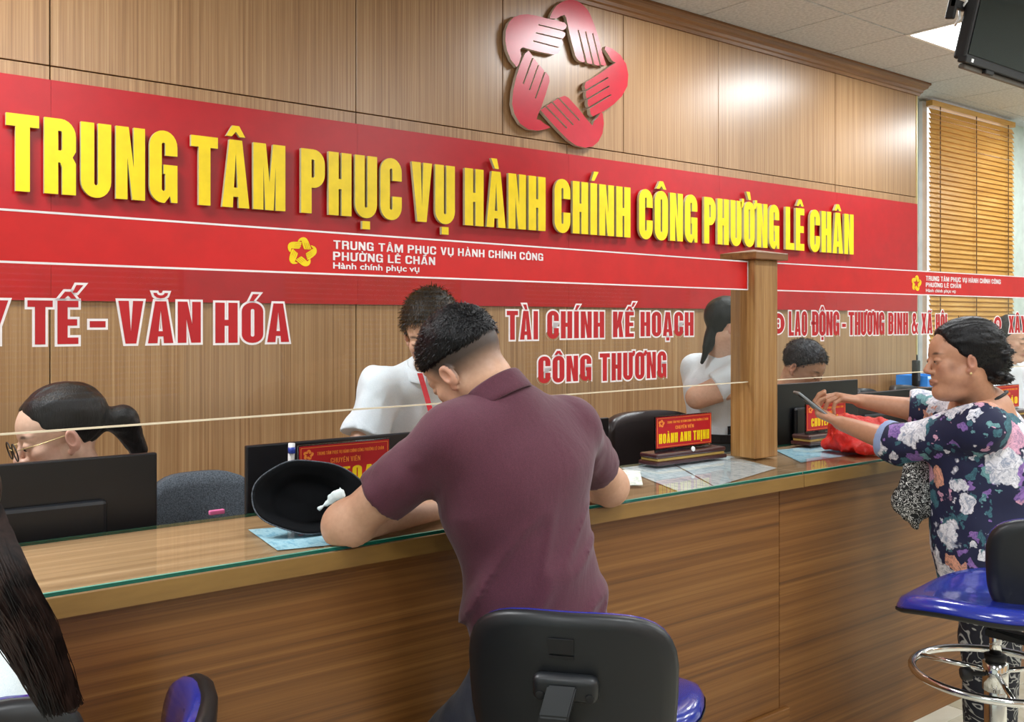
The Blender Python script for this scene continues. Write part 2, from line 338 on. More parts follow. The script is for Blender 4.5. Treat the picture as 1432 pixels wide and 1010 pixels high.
def font_me(txt, size, bold=0.0, sx=1.0, extrude=.0005):
    c = bpy.data.curves.new('t', 'FONT'); c.body = txt; c.size = size; c.offset = bold; c.extrude = extrude; c.resolution_u = 3
    o = bpy.data.objects.new('t', c); COL.objects.link(o)
    dg = bpy.context.evaluated_depsgraph_get(); dg.update()
    me = bpy.data.meshes.new_from_object(o.evaluated_get(dg)); bpy.data.objects.remove(o)
    me.transform(Matrix.Diagonal((sx, 1, 1, 1))); return me
# the five-handed star: outlines of the five hands measured on the wall (units of 1/4.39 photo pixel)
HANDS_PX = [
 [(388,112),(400,80),(414,56),(430,35),(452,18),(480,5),(505,0),(530,0),(556,6),(580,20),(600,38),(620,60),(635,85),(645,110),(665,160),(690,240),(712,330),(735,400),(724,405),(703,398),(655,204),(648,206),(694,402),(680,403),(662,396),(611,192),(604,195),(650,392),(636,393),(618,386),(566,182),(559,185),(604,381),(588,382),(570,375),(556,362),(545,340),(530,285),(515,230),(498,150),(488,105),(478,92),(455,100),(425,116)],
 [(185,412),(150,370),(125,310),(115,250),(118,190),(135,140),(165,108),(205,92),(250,88),(310,98),(370,114),(430,126),(478,140),(492,157),(486,175),(470,186),(320,149),(318,156),(466,193),(484,204),(480,224),(466,237),(303,198),(301,206),(460,244),(470,262),(462,280),(448,290),(288,248),(286,256),(440,296),(452,306),(438,328),(412,336),(320,318),(220,291),(206,306),(213,345),(198,394)],
 [(258,312),(235,330),(205,400),(180,480),(162,560),(156,640),(170,700),(205,760),(255,795),(310,803),(360,795),(392,783),(350,758),(328,738),(306,734),(314,706),(336,655),(362,580),(386,500),(382,468),(362,442),(303,606),(296,602),(354,436),(322,398),(266,556),(259,552),(316,392),(288,355),(228,518),(221,513),(281,345)],
 [(330,677),(385,740),(440,800),(500,860),(550,895),(605,908),(650,900),(685,870),(710,820),(719,760),(712,700),(702,688),(680,722),(658,744),(648,772),(610,730),(560,665),(500,600),(478,589),(444,600),(573,738),(567,744),(437,606),(404,626),(534,765),(528,771),(397,632),(366,652),(495,785),(489,791),(358,658)],
 [(728,285),(770,300),(820,340),(855,395),(868,460),(862,530),(830,590),(780,640),(720,682),(650,716),(636,702),(631,668),(764,586),(760,579),(625,658),(618,640),(619,614),(754,533),(750,526),(613,606),(607,590),(609,562),(746,481),(742,474),(605,552),(599,530),(607,506),(690,455),(750,412),(790,386),(768,374),(742,332),(722,302)]]
# ------------------------------------------------------------------ setting
DW, CEIL = 3.54, 3.15
XL, XR, YF, YB = -2.6, 10.0, -3.2, 3.78
def struct(o): o['kind'] = 'structure'; return o
fl = bpy.data.objects.new('floor', None); COL.objects.link(fl); struct(fl)
me_t = box_me((.0015, .0015, -.02), (.5985, .5985, 0), .0012, 1)
me_t.materials.append(M['floor_tile'])
for i in range(14):
    for j in range(7):
        o = bpy.data.objects.new('tile', me_t); COL.objects.link(o); o.parent = fl; o.location = (1.2 + .6 * i, -.6 + .6 * j, 0)
b = box('floor_screed', (XL, YF, -.06), (XR, YB + .3, -.019), plain('grout', '9c9788', .8), fl)
ce = bpy.data.objects.new('ceiling', None); COL.objects.link(ce); struct(ce); ce.location = (0, 0, CEIL)
me_c = box_me((.004, .004, 0), (.596, .596, .012), .003, 1); me_c.materials.append(M['ceiling_tile'])
GX, GY = 4.63 - .6 * 12, 2.98 - .6 * 10
LIGHTS = [(2, 1), (2, 5), (6, 1), (6, 5), (10, 1), (10, 5), (13, 9), (13, 5), (13, 1), (17, 9), (17, 5), (17, 1), (10, 9), (3, 9), (4, 9)]  # the last two are unseen panels, added to brighten the left side
for i in range(21):
    for j in range(12):
        if (i, j) in LIGHTS: continue
        if i < 9 and j > 3 and False: continue
        o = bpy.data.objects.new('ceiling_tile', me_c); COL.objects.link(o); o.parent = ce; o.location = (GX + .6 * i, GY + .6 * j, 0)
box('ceiling_grid', (XL, YF, CEIL + .010), (XR, YB + .3, CEIL + .05), plain('ceiling_gap', '6f6b66', .9), ce)
for i, j in LIGHTS:
    x, y = GX + .6 * i, GY + .6 * j
    big = (i, j) == (13, 9)
    if big: t = thing('ceiling_light', 'square white ceiling light panel glowing beside the television bracket', 'lamp', (x + .3, y + .3, CEIL))
    else: t = ce
    bm = bmesh.new()
    for a in ((.0, .0, .6, .02), (.0, .58, .6, .6), (0, .02, .02, .58), (.58, .02, .6, .58)): add_box(bm, (x + a[0], y + a[1], CEIL - .006), (x + a[2], y + a[3], CEIL + .009))
    fr_ = link('frame' if big else 'lamp_frame', bm_me(bm), M['white_plastic'], t)
    box('diffuser', (x + .02, y + .02, CEIL - .002), (x + .58, y + .58, CEIL + .006), M['lamp'], t if big else fr_)
    ld = bpy.data.lights.new('panel_light', 'AREA'); ld.shape = 'SQUARE'; ld.size = .54; ld.energy = LIGHT_W; ld.color = (.95, .98, 1)
    lo = bpy.data.objects.new('panel_light', ld); COL.objects.link(lo); lo.location = (x + .3, y + .3, CEIL - .012)

# back wall with veneered panels
WX = 6.355
wb = bpy.data.objects.new('wall_back', None); COL.objects.link(wb); struct(wb)
box('backing', (XL, DW + .018, 0), (WX, YB + .1, CEIL), M['groove'], wb)
def wx(px): return DW * math.tan(YAW + math.atan((px - CX) / FPX))
ZS = 2.352; ZT = 3.075
seams = [wx(70) - 1.16 * k for k in (3, 2, 1, 0)] + [wx(498), wx(793), wx(1004.5), wx(1168), WX]
seams[0] = XL
g = .0022
for a, b_ in zip(seams, seams[1:]): box('wood_panel', (a + g, DW, .1), (b_ - g, DW + .018, ZS - g), M['wall_wood'], wb, .001, 1)
up = seams[:5] + [wx(703), wx(872)] + seams[6:]
for a, b_ in zip(up, up[1:]):
    logo_p = abs(a - wx(703)) < 1e-6
    box('wood_panel', (a + g, DW, ZS + g), (b_ - g, DW + .018, 3.16), M['wall_wood'], wb, .001, 1)
# gold edge strip and cornice
box('trim_1', (WX, DW - .004, 0), (WX + .012, DW + .03, 3.07), M['gold_trim']); bpy.data.objects['trim_1']['kind'] = 'structure'
prof = [(0, 3.062), (.012, 3.062), (.016, 3.078), (.026, 3.084), (.03, 3.1), (.05, 3.112), (.056, 3.128), (.066, 3.135), (.066, 3.149), (0, 3.149)]
bm = bmesh.new()
ra = [bm.verts.new((XL, DW - p, z)) for p, z in prof]; rb = [bm.verts.new((WX + .02 + p, DW - p, z)) for p, z in prof]; rc = [bm.verts.new((WX + .02 + p, YB, z)) for p, z in prof]
for A, B in ((ra, rb), (rb, rc)):
    for k in range(len(prof) - 1): bm.faces.new((A[k], A[k+1], B[k+1], B[k]))
bm.faces.new(ra); bm.faces.new(rc)
struct(link('trim_2', bm_me(bm), M['cornice_wood']))
# window wall to the right
w2 = box('wall_window', (WX + .01, YB, 0), (XR, YB + .15, CEIL + .1), M['white_wall']); struct(w2)
struct(box('wall_right', (XR, YF, 0), (XR + .1, YB + .2, CEIL + .1), M['white_wall']))
struct(box('wall_left', (XL - .1, YF, 0), (XL, YB + .2, CEIL + .1), M['white_wall']))
wf = bpy.data.objects.new('wall_front', None); COL.objects.link(wf); struct(wf)
bm = bmesh.new(); add_box(bm, (XL, YF - .1, 0), (XR, YF, .9)); add_box(bm, (XL, YF - .1, 2.7), (XR, YF, CEIL + .1))
for k in range(5): x = XL + .0 + k * 2.9; add_box(bm, (x, YF - .1, .9), (x + .9, YF, 2.7))
link('masonry', bm_me(bm), M['hall_wall'], wf)
bm = bmesh.new()
for k in range(5):
    x = XL + .9 + k * 2.9; z = .92
    while z < 2.7: add_box(bm, (x, YF - .03, z), (x + 2.0, YF - .015, z + .036)); z += .045
tag(link('slat', bm_me(bm), M['blind_wood'], wf), kind='stuff')

# the window blind in view
BX0, BX1, BY = 6.80, 8.12, 3.68
wn = struct(bpy.data.objects.new('window_1', None)); COL.objects.link(wn)
box('window_frame', (BX0 + .02, YB - .03, 1.0), (BX1 - .02, YB - .002, CEIL - .02), M['white_plastic'], wn)
box('window_glass', (BX0 + .09, YB - .036, 1.07), (BX1 - .09, YB - .031, CEIL - .06), M['daylight'], wn)
bl = thing('window_blind', 'honey coloured wooden slat blind covering the window at the far right', 'blind', (7.4, BY, CEIL - .05))
box('headrail', (BX0, BY - .02, CEIL - .07), (BX1, BY + .03, CEIL - .03), M['blind_wood'], bl)
me_s = box_me((BX0, -.023, -.0015), (BX1, .023, .0015)); me_s.transform(Matrix.Rotation(R(66), 4, 'X')); me_s.transform(Matrix.Translation((-7.4, 0, 0))); me_s.materials.append(M['blind_wood'])
z = CEIL - .105; k = 0
while z > .98:
    o = bpy.data.objects.new('slat', me_s); COL.objects.link(o); o.parent = bl; o.location = (0, 0, z - (CEIL - .05)); o.rotation_euler = (R(random.uniform(-3, 3)), R(random.uniform(-.12, .12)), 0); z -= .0365; k += 1
m_tape = plain('ladder_tape', '5e3d1c', .8)
for x in (BX0 + .11, BX0 + .66, BX1 - .13):
    bm = bmesh.new(); z = CEIL - .08
    while z > .98: add_box(bm, (x - .006, BY - .024, z - .010), (x + .006, BY - .021, z + .012)); add_box(bm, (x-.002, BY-.0235, z-.03), (x+.002, BY-.0215, z)); z -= .0365
    tag(link('ladder_cord', bm_me(bm), m_tape, bl), kind='stuff')
box('bottom_rail', (BX0, BY - .02, .95), (BX1, BY + .02, .975), M['blind_wood'], bl)

# ------------------------------------------------------------------ the big red wall sign
sg = thing('wall_sign', 'long red wall sign with raised yellow capital letters', 'sign', (3, DW, 1.93))
SZ0, SZ1, SY = 1.552, 2.302, DW - .012
sb = [XL + .02] + seams[2:-1] + [WX - .004]
for a, b_ in zip(sb, sb[1:]):
    if b_ - a > .05: box('red_panel', (a + .0004, SY, SZ0), (b_ - .0004, DW - .001, SZ1), M['red_board'], sg)
LZ, LH = 1.912, .256
def drop(p): return p
words = [('TRUNG', 5, 243), ('TÂM', 262, 393), ('PHỤC', 415, 555), ('VỤ', 569, 629), ('HÀNH', 643, 755.5), ('CHÍNH', 768, 874), ('CÔNG', 886, 967.5), ('PHƯỜNG', 977, 1082), ('LÊ', 1091, 1117), ('CHÂN', 1125, 1186)]
for wd, a, b_ in words:
    xa, xb = wx(a) - (0), wx(b_)
    for P in word_layout(wd, xa, xb, .205, .47, .075):
        P = map_loops(P, lambda p: (p[0], LZ + p[1] * LH))
        link('letter', prism(P, SY - .028, SY - .012), [M['yellow'], M['yellow_side']], sg)
# ------------------------------------------------------------------ five hands logo
def wall_uv(cx, cy):
    p = atY(680 + cx / 4.39, cy / 4.39, DW - .03); return p.x, p.z
cU = atY(789, 104, DW - .03); LC = (cU.x, cU.z)
HANDS = [[(x - LC[0], z - LC[1]) for x, z in (wall_uv(*p) for p in H)] for H in HANDS_PX]
def hand_loop(k, rad=1.0, c=(0, 0)): return [(c[0] + rad * x, c[1] + rad * z) for x, z in HANDS[k]]
lg = thing('wall_emblem', 'glossy red star emblem made of five raised hands above the sign', 'emblem', (LC[0], DW, LC[1]))
for k in range(5): link('hand', prism([(hand_loop(k, 1, LC), [])], DW - .032 - .0008 * k, DW - .012), [M['logo_red'], M['logo_side']], lg)
def mini_logo(c, rad, y0, y1, mat, parent, mtx=None, name='emblem'):
    me = prism([(hand_loop(k, rad / .37, c), []) for k in range(5)], y0, y1, mtx); return link(name, me, [mat, mat], parent)

# ------------------------------------------------------------------ counter
CY0, CY1, CTOP = 1.835, 2.31, 1.0
CJ = 2.615
ct = thing('service_counter', 'long wooden service counter with horizontal grain front', 'counter', (2, 2.0, 0))
PX = [-1.6, .35, 2.545, 4.75, 6.6]
for a, b_ in zip(PX, PX[1:]): box('front_panel', (a + .0015, CY0 + .041, .0 if a > 2 else .25), (b_ - .0015, CY0 + .06, .952), M['counter_wood'], ct, .001, 1)
box('skirting', (-1.6, CY0 + .026, .0), (2.58, CY0 + .06, .249), M['counter_wood'], ct, .002, 1)
for a, b_ in ((-1.6, CJ), (CJ, 6.6)):
    box('worktop', (a + .0015, CY0, .952), (b_ - .0015, CY1, .9905), [M['top_wood']], ct)
    box('edge_band', (a + .0015, CY0 - .0015, .9525), (b_ - .0015, CY0 - .0001, .9900), M['edge_wood'], ct)
box('carcass', (-1.6, CY0 + .061, .0), (6.6, CY1 - .06, .9515), plain('carcass', '4a3320', .8), ct)
box('desk_shelf', (-1.6, CY1 - .02, .72), (6.6, CY1 + .32, .745), M['top_wood'], ct)
# glass sheets on the worktop
for nm, a, b_ in (('sheet of clear green-edged glass on the left counter top', -1.6, CJ - .002), ('sheet of clear green-edged glass on the right counter top', CJ + .002, 6.6)):
    t = thing('glass_sheet', nm, 'glass', ((a + b_) / 2, 2.07, .991))
    bm = bmesh.new(); vs = [bm.verts.new(v) for v in ((a, CY0 + .003, CTOP), (b_, CY0 + .003, CTOP), (b_, CY1 - .02, CTOP), (a, CY1 - .02, CTOP))]; bm.faces.new(vs)
    link('sheet', bm_me(bm), M['top_glass'], t)
    box('front_edge', (a, CY0 + .0025, .9925), (b_, CY0 + .004, CTOP - .0005), M['glass_edge'], t)
    box('polished_bevel', (a, CY0 + .0028, CTOP - .0004), (b_, CY0 + .0085, CTOP + .0002), M['glass_edge_light'], t)
    box('back_edge', (a, CY1 - .021, .9925), (b_, CY1 - .019, CTOP), M['glass_edge'], t)

# ------------------------------------------------------------------ post and glass screens
ps = thing('wooden_post', 'square wooden post with a flat pyramid cap on the counter', 'post', (2.78, 2.16, CTOP))
box('shaft', (2.716, 2.104, CTOP + .001), (2.845, 2.212, 1.697), M['post_wood'], ps, .004, 2)
bm = bmesh.new(); add_box(bm, (2.69, 2.078, 1.697), (2.871, 2.238, 1.722), .002, 1)
vs = [bm.verts.new(v) for v in ((2.693, 2.081, 1.7222), (2.868, 2.081, 1.7222), (2.868, 2.235, 1.7222), (2.693, 2.235, 1.7222), (2.78, 2.158, 1.737))]
for i in range(4): bm.faces.new((vs[i], vs[(i+1) % 4], vs[4]))
link('cap', bm_me(bm), M['cornice_wood'], ps)

def screen(label, A, B, zt, zb_band, zbot, band_name):
    """A, B: (x,y) ends of the pane; returns thing, matrix mapping (u, depth, z) to world"""
    A = Vector((A[0], A[1], 0)); B = Vector((B[0], B[1], 0)); d = (B - A).normalized(); nrm = Vector((-d.y, d.x, 0)); L = (B - A).length
    mtx = frame_mat(A, d, nrm, Up)
    t = thing('glass_screen', label, 'screen', (A + B) / 2 + Vector((0, 0, zbot)))
    bm = bmesh.new(); vs = [bm.verts.new(v) for v in ((0, 0, zbot), (L, 0, zbot), (L, 0, zt), (0, 0, zt))]; bm.faces.new(vs)
    link('pane', tf(bm_me(bm), mtx), M['pane'], t)
    link('lower_edge', tf(box_me((0, -.004, zbot - .0035), (L, .004, zbot)), mtx), M['pane_edge'], t)
    link('band', tf(box_me((0, -.003, zb_band), (L, -.0012, zt)), mtx), M['red_film'], t)
    bw = .0042
    bm = bmesh.new()
    for a in ((0, zb_band, L, zb_band + bw), (0, zt - bw, L, zt)): add_box(bm, (a[0], -.0042, a[1]), (a[2], -.0032, a[3]))
    add_box(bm, (L - bw, -.0042, zb_band + bw), (L, -.0032, zt - bw)) if band_name == 'left' else add_box(bm, (0, -.0042, zb_band + bw), (.003, -.0032, zt - bw))
    link('band_border', tf(bm_me(bm), mtx), M['white_vinyl'], t)
    return t, mtx, A, d, L
def u_on(px, A, d):
    q = Fd + Rt * ((px - CX) / FPX)   # ray; solve A + u d = s q in plan
    det = d.x * -q.y + q.x * d.y
    return (-A.x * -q.y + -q.x * A.y * 1) / det if False else ((A.y * q.x - A.x * q.y) / (d.x * q.y - d.y * q.x))
def z_on(px, py, A, d):
    u = u_on(px, A, d); p = A + d * u; F = p.dot(Fd); return HC + (HZ - py) * F / FPX
AL, BL = (-.30, 1.963), (2.7135, 2.135)
gl1 = screen('clear glass screen with a red printed band, left of the wooden post', AL, BL, 1.692, 1.590, 1.271, 'left')
AR, BR = (2.8465, 2.125), (4.75, 2.06)
gl2 = screen('clear glass screen with a red printed band, right of the wooden post', AR, BR, 1.692, 1.590, 1.273, 'right')
def decal(S, txt, px0, px1, py_top, py_base, s=.19, w=.46, gap=.09, outline=.0048, red=True):
    t, mtx, A, d, L = S; u0, u1 = u_on(px0, A, d), u_on(px1, A, d); pm = (px0 + px1) / 2
    z0, z1 = z_on(pm, py_base, A, d), z_on(pm, py_top, A, d)
    for P in word_layout(txt, u0, u1, s, w, gap):
        P = map_loops(P, lambda p: (p[0], z0 + p[1] * (z1 - z0)))
        if red:
            big = prism(grow(P, outline), -.0021, -.0013, mtx); o = link('letter', prism(P, -.0030, -.0022, mtx), [M['red_letter']] * 2, t)
            link('letter_outline', big, [M['white_vinyl']] * 2, o)
        else: link('letter', prism(P, -.0046, -.0032, mtx), [M['white_vinyl']] * 2, t)
# left pane lettering
decal(gl1, 'Y', -32, 11, 420, 481)
decal(gl1, 'TẾ', 38, 109, 420.5, 481.5)
decal(gl1, '-', 125, 147, 419, 478)
decal(gl1, 'VĂN', 165, 280, 421.5, 480)
decal(gl1, 'HÓA', 300.5, 403.5, 424, 479)
decal(gl1, 'TÀI', 708, 751.5, 435, 475)
decal(gl1, 'CHÍNH', 764.5, 844, 435.5, 473)
decal(gl1, 'KẾ', 856.5, 885.5, 436, 471.5)
decal(gl1, 'HOẠCH', 895, 969, 436.5, 470)
decal(gl1, 'CÔNG', 752, 826, 498, 534)
decal(gl1, 'THƯƠNG', 838, 931, 493, 530.5)
def circle_no(S, ch, pxc, pyc, ru, rz):
    t, mtx, A, d, L = S; u = u_on(pxc, A, d); z = z_on(pxc, pyc, A, d)
    el = lambda a, b: [(u + a * math.cos(R(k * 15)), z + b * math.sin(R(k * 15))) for k in range(24)]
    link('letter_outline', prism([(el(ru + .005, rz + .005), [])], -.0019, -.0013, mtx), [M['white_vinyl']] * 2, t)
    link('number_disc', prism([(el(ru, rz), [])], -.0026, -.0020, mtx), [M['red_letter']] * 2, t)
    P = map_loops(word_layout(ch, u - ru * .34, u + ru * .34, .14, .46, 0)[0], lambda p: (p[0], z - rz * .52 + p[1] * rz * 1.04))
    link('digit', prism(P, -.0033, -.0027, mtx), [M['white_vinyl']] * 2, t)
circle_no(gl2, '8', 1087.5, 452.5, .036, .037)
decal(gl2, 'LAO', 1102.5, 1128, 435.5, 469.5)
decal(gl2, 'ĐỘNG', 1135, 1173, 435.7, 469.2, gap=.06)
decal(gl2, '-', 1177, 1182, 437, 468)
decal(gl2, 'THƯƠNG', 1186, 1236, 436.5, 468.5, gap=.06)
decal(gl2, 'BINH', 1241.5, 1269, 437.5, 467.5)
decal(gl2, '&', 1274.5, 1283, 438, 467)
decal(gl2, 'XÃ', 1288, 1303, 438.5, 466.5)
decal(gl2, 'HỘI', 1308, 1323.5, 439.5, 465.5)
circle_no(gl2, '9', 1394.5, 453.5, .033, .034)
decal(gl2, 'XÂY', 1410, 1434, 442, 465.5)
# band lettering (bold extended)
def band_text(S, rows, logo):
    for txt, a, b_, yt, yb in rows:
        t, mtx, A, d, L = S; u0, u1 = u_on(a, A, d), u_on(b_, A, d); z0 = z_on((a+b_)/2, yb, A, d); z1 = z_on((a+b_)/2, yt, A, d)
        if txt.isupper():
            P = [q for P_ in word_layout(txt, u0, u1, .2, .74, .16) for q in P_]
            link('band_lettering', prism(map_loops(P, lambda p: (p[0], z0 + p[1] * (z1 - z0))), -.0046, -.0034, mtx), [M['white_vinyl']] * 2, t); continue
        me = font_me(txt, 1.0, .022, 1, .0); xs = [v.co.x for v in me.vertices]; lo, hi = min(xs), max(xs)
        cap = .727; k = (z1 - z0) / cap
        me.transform(Matrix.Translation((-lo, 0, 0))); me.transform(Matrix.Diagonal(((u1 - u0) / (hi - lo), k, 1, 1)))
        me.transform(Matrix.Rotation(R(90), 4, 'X')); me.transform(Matrix.Translation((u0, -.0044, z0))); me.transform(mtx)
        link('band_lettering', me, M['white_vinyl'], t)
    t, mtx, A, d, L = S; px, py, rad = logo; u = u_on(px, A, d); z = z_on(px, py, A, d)
    mini_logo((u, z), rad, -.0042, -.0032, M['yellow'], t, mtx)
# rows are level in the world: heights measured at the middle of each line
band_text(gl1, [('TRUNG TÂM PHỤC VỤ HÀNH CHÍNH CÔNG', 465, 758, 345.5, 356.5), ('PHƯỜNG LÊ CHÂN', 464.5, 607, 356, 367.5), ('Hành chính phục vụ', 464.5, 585, 369.5, 378)], (420, 353, .0345))
band_text(gl2, [('TRUNG TÂM PHỤC VỤ HÀNH CHÍNH CÔNG', 1293.5, 1398, 388.5, 395), ('PHƯỜNG LÊ CHÂN', 1293.5, 1342.5, 396.3, 402.3), ('Hành chính phục vụ', 1293.5, 1335, 404.5, 409)], (1280, 396.5, .033))

# ------------------------------------------------------------------ television on the ceiling
tvc = atY(1350, 82, 1.72); TW, TH, tilt = 1.12, .66, R(14)
tv = thing('television', 'large black wall-type television hanging from the ceiling, screen tilted down', 'television', (tvc.x + TW/2, tvc.y, tvc.z + TH/2))
# local: u along X, v up the screen, depth behind
tm = frame_mat(tvc, Vector((1, 0, 0)), Vector((0, math.cos(tilt), math.sin(tilt))), Vector((0, -math.sin(tilt), math.cos(tilt))))
link('casing', tf(box_me((0, .002, 0), (TW, .05, TH), .008, 2), tm), M['black_rubber'], tv)
link('display', tf(box_me((.012, -.001, .02), (TW - .012, .003, TH - .012)), tm), M['screen'], tv)
link('lower_bezel', tf(box_me((0, -.004, -.012), (TW, .03, .012), .003, 1), tm), M['black_rubber'], tv)
link('speaker_bar', tf(box_me((.03, .012, -.03), (TW - .03, .04, -.012), .006, 2), tm), plain('speaker_grey', '5b5550', .5), tv)
link('badge', tf(box_me((.035, -.006, -.006), (.05, -.004, .006)), tm), M['white_plastic'], tv)
link('receiver', tf(box_me((.16, -.004, -.028), (.22, .02, -.012), .003, 1), tm), M['black_rubber'], tv)
bm = bmesh.new(); add_box(bm, (-.055, .05, .13), (-.040, .085, .60), .004, 1); add_box(bm, (-.055, .052, .17), (.03, .075, .20), .004, 1); add_box(bm, (-.055, .052, .26), (.03, .075, .29), .004, 1); add_box(bm, (-.06, .055, .50), (.03, .1, .58), .004, 1); add_box(bm, (.15, .05, .1), (.22, .09, TH + .02), .004, 1); add_box(bm, (.9, .05, .1), (.97, .09, TH + .02), .004, 1); add_box(bm, (-.03, .075, .42), (TW - .1, .10, .5), .004, 1)
link('bracket', tf(bm_me(bm), tm), M['black_rubber'], tv)
for x in (.2, .9): box('drop_rod', (tvc.x + x, tvc.y + .02, tvc.z + .3), (tvc.x + x + .04, tvc.y + .06, CEIL + .005), M['black_rubber'], tv)
link('cable', tf(tube_me([(-.02, .06, .3), (-.035, .05, .24), (-.01, .04, .2), (.01, .07, .17), (-.012, .05, .14), (.02, .08, .12)], .005, 8), tm), M['white_plastic'], tv, True)

# ------------------------------------------------------------------ monitors, chairs, name plates, papers
def monitor(label, px0, px1, ytop, Y, w, h=.33, yaw=0, right=True):
    """back of a monitor; px1 = right edge pixel (or px0 left edge) at its top"""
    p = atY(px1 if right else px0, ytop, Y); x1 = p.x if right else p.x + w; x0 = x1 - w; zt = p.z
    t = thing('monitor', label, 'monitor', ((x0 + x1) / 2, Y, .745))
    rot = Matrix.Translation(p) @ Matrix.Rotation(yaw, 4, 'Z') @ Matrix.Translation(-p)
    bm = bmesh.new(); add_box(bm, (x0, Y, zt - h), (x1, Y + .018, zt), .004, 2); me = bm_me(bm); me.transform(rot); link('casing', me, M['monitor_black'], t)
    me = box_me((x0 + .006, Y + .0175, zt - h + .01), (x1 - .006, Y + .0195, zt - .006)); me.transform(rot); link('display', me, M['screen'], t)
    me = box_me((x0 + .12, Y - .02, zt - h + .04), (x1 - .12, Y + .002, zt - .1), .01, 2); me.transform(rot); link('rear_housing', me, M['monitor_black'], t)
    me = box_me(((x0+x1)/2 - .03, Y + .003, .75), ((x0+x1)/2 + .03, Y + .016, zt - h + .06)); me.transform(rot); link('neck', me, M['monitor_black'], t)
    me = box_me(((x0+x1)/2 - .11, Y - .06, .7455), ((x0+x1)/2 + .11, Y + .11, .756), .004, 2); me.transform(rot); link('foot', me, M['monitor_black'], t)
    me = lathe_me([(.006, 0), (.006, .002), (.002, .003)], (0, 0, 0), 12); me.transform(Matrix.Translation((x0 + .30, Y - .0005, zt - h + .13)) @ Matrix.Rotation(R(90), 4, 'X')); me.transform(rot)
    link('badge', me, M['white_plastic'], t)
    return t
monitor('back of a black monitor in front of the seated woman with a ponytail', 0, 220, 633, 2.40, .56, .36, R(-2))
monitor('back of a black monitor behind the leaning man in the maroon shirt', 345, 575, 624, 2.42, .52, .36, R(0), False)
monitor('dark monitor edge just right of the maroon shirt sleeve', 800, 852, 584, 2.50, .42, .33)
monitor('wide black monitor between the wooden post and the phone', 1080, 1200, 530.5, 2.40, .60, .40)
monitor('low wide black monitor top behind the floral sleeve', 1203, 1312, 541, 2.47, .80, .32)
monitor('black monitor behind the dark bun of the woman in the floral dress', 1350, 1409, 573, 2.48, .42, .33)

def chair_back(label, px0, px1, ytop, Y, mat, lean=.1, h=.45, curve=.05, seat=True):
    a = atY(px0, ytop + 12, Y); b_ = atY(px1, ytop, Y); zt = max(a.z, b_.z); xc = (a.x + b_.x) / 2; w = b_.x - a.x
    t = thing('office_chair', label, 'chair', (xc, Y, 0))
    bm = bmesh.new(); n = 12; m_ = 10; grid = []
    for side in (0, 1):
        G = []
        for j in range(m_ + 1):
            row = []
            for i in range(n + 1):
                u = i / n * 2 - 1; v = j / m_
                zt_ = zt - .035 * (abs(u) ** 4) * (v > .5)
                x = xc + u * w / 2 * (1 - .10 * (1 - v) ** 2 - .04 * v ** 6); y = Y + curve * (1 - u * u) * 1 - lean * (v - 1) * -1 * -1 + (side * .045)
                row.append(bm.verts.new((x, y + (.0 if 0 else 0), (zt - h) + (zt_ - zt + h) * v)))
            G.append(row)
        grid.append(G)
    for side in (0, 1):
        for j in range(m_):
            for i in range(n): bm.faces.new((grid[side][j][i], grid[side][j][i+1], grid[side][j+1][i+1], grid[side][j+1][i]))
    def stitch(L0, L1):
        for k in range(len(L0) - 1): bm.faces.new((L0[k], L0[k+1], L1[k+1], L1[k]))
    stitch(grid[0][m_], grid[1][m_]); stitch(grid[0][0], grid[1][0]); stitch([r[0] for r in grid[0]], [r[0] for r in grid[1]]); stitch([r[-1] for r in grid[0]], [r[-1] for r in grid[1]])
    bmesh.ops.bevel(bm, geom=[e for e in bm.edges if len(e.link_faces) == 2 and e.calc_face_angle(0) > 1.0], offset=.012, segments=3, affect='EDGES')
    link('backrest', bm_me(bm), mat, t, True)
    yb = Y + .0
    bm = bmesh.new(); add_box(bm, (xc - w*.48, Y - .48, .44), (xc + w*.48, Y - .02, .52), .03, 3); link('seat', bm_me(bm), mat, t, True)
    tube('column', [(xc, Y - .25, .06), (xc, Y - .25, .44)], .03, M['black_plastic'], t)
    for k in range(5):
        a_ = R(72 * k + 20); tube('leg', [(xc, Y - .25, .09), (xc + .28 * math.cos(a_), Y - .25 + .28 * math.sin(a_), .05)], [.022, .015], M['black_plastic'], t)
    tube('spine', [(xc, Y - .06, .47), (xc, Y + .05, .5), (xc, Y + .06, zt - h + .1)], .018, M['black_plastic'], t)
    return t
chair_back('grey fabric office chair back behind the left monitor', 214, 352, 659, 3.1, M['grey_fabric'], .0)
chair_back('dark brown leather office chair behind the name plate', 853, 972, 572, 2.86, M['dark_leather'], .0, .42)
chair_back('low black office chair behind the low wide monitor, left one', 1203, 1232, 543, 3.15, M['black_plastic'], .0)
chair_back('low black office chair behind the low wide monitor, right one', 1252, 1290, 538, 3.2, M['black_plastic'], .0)

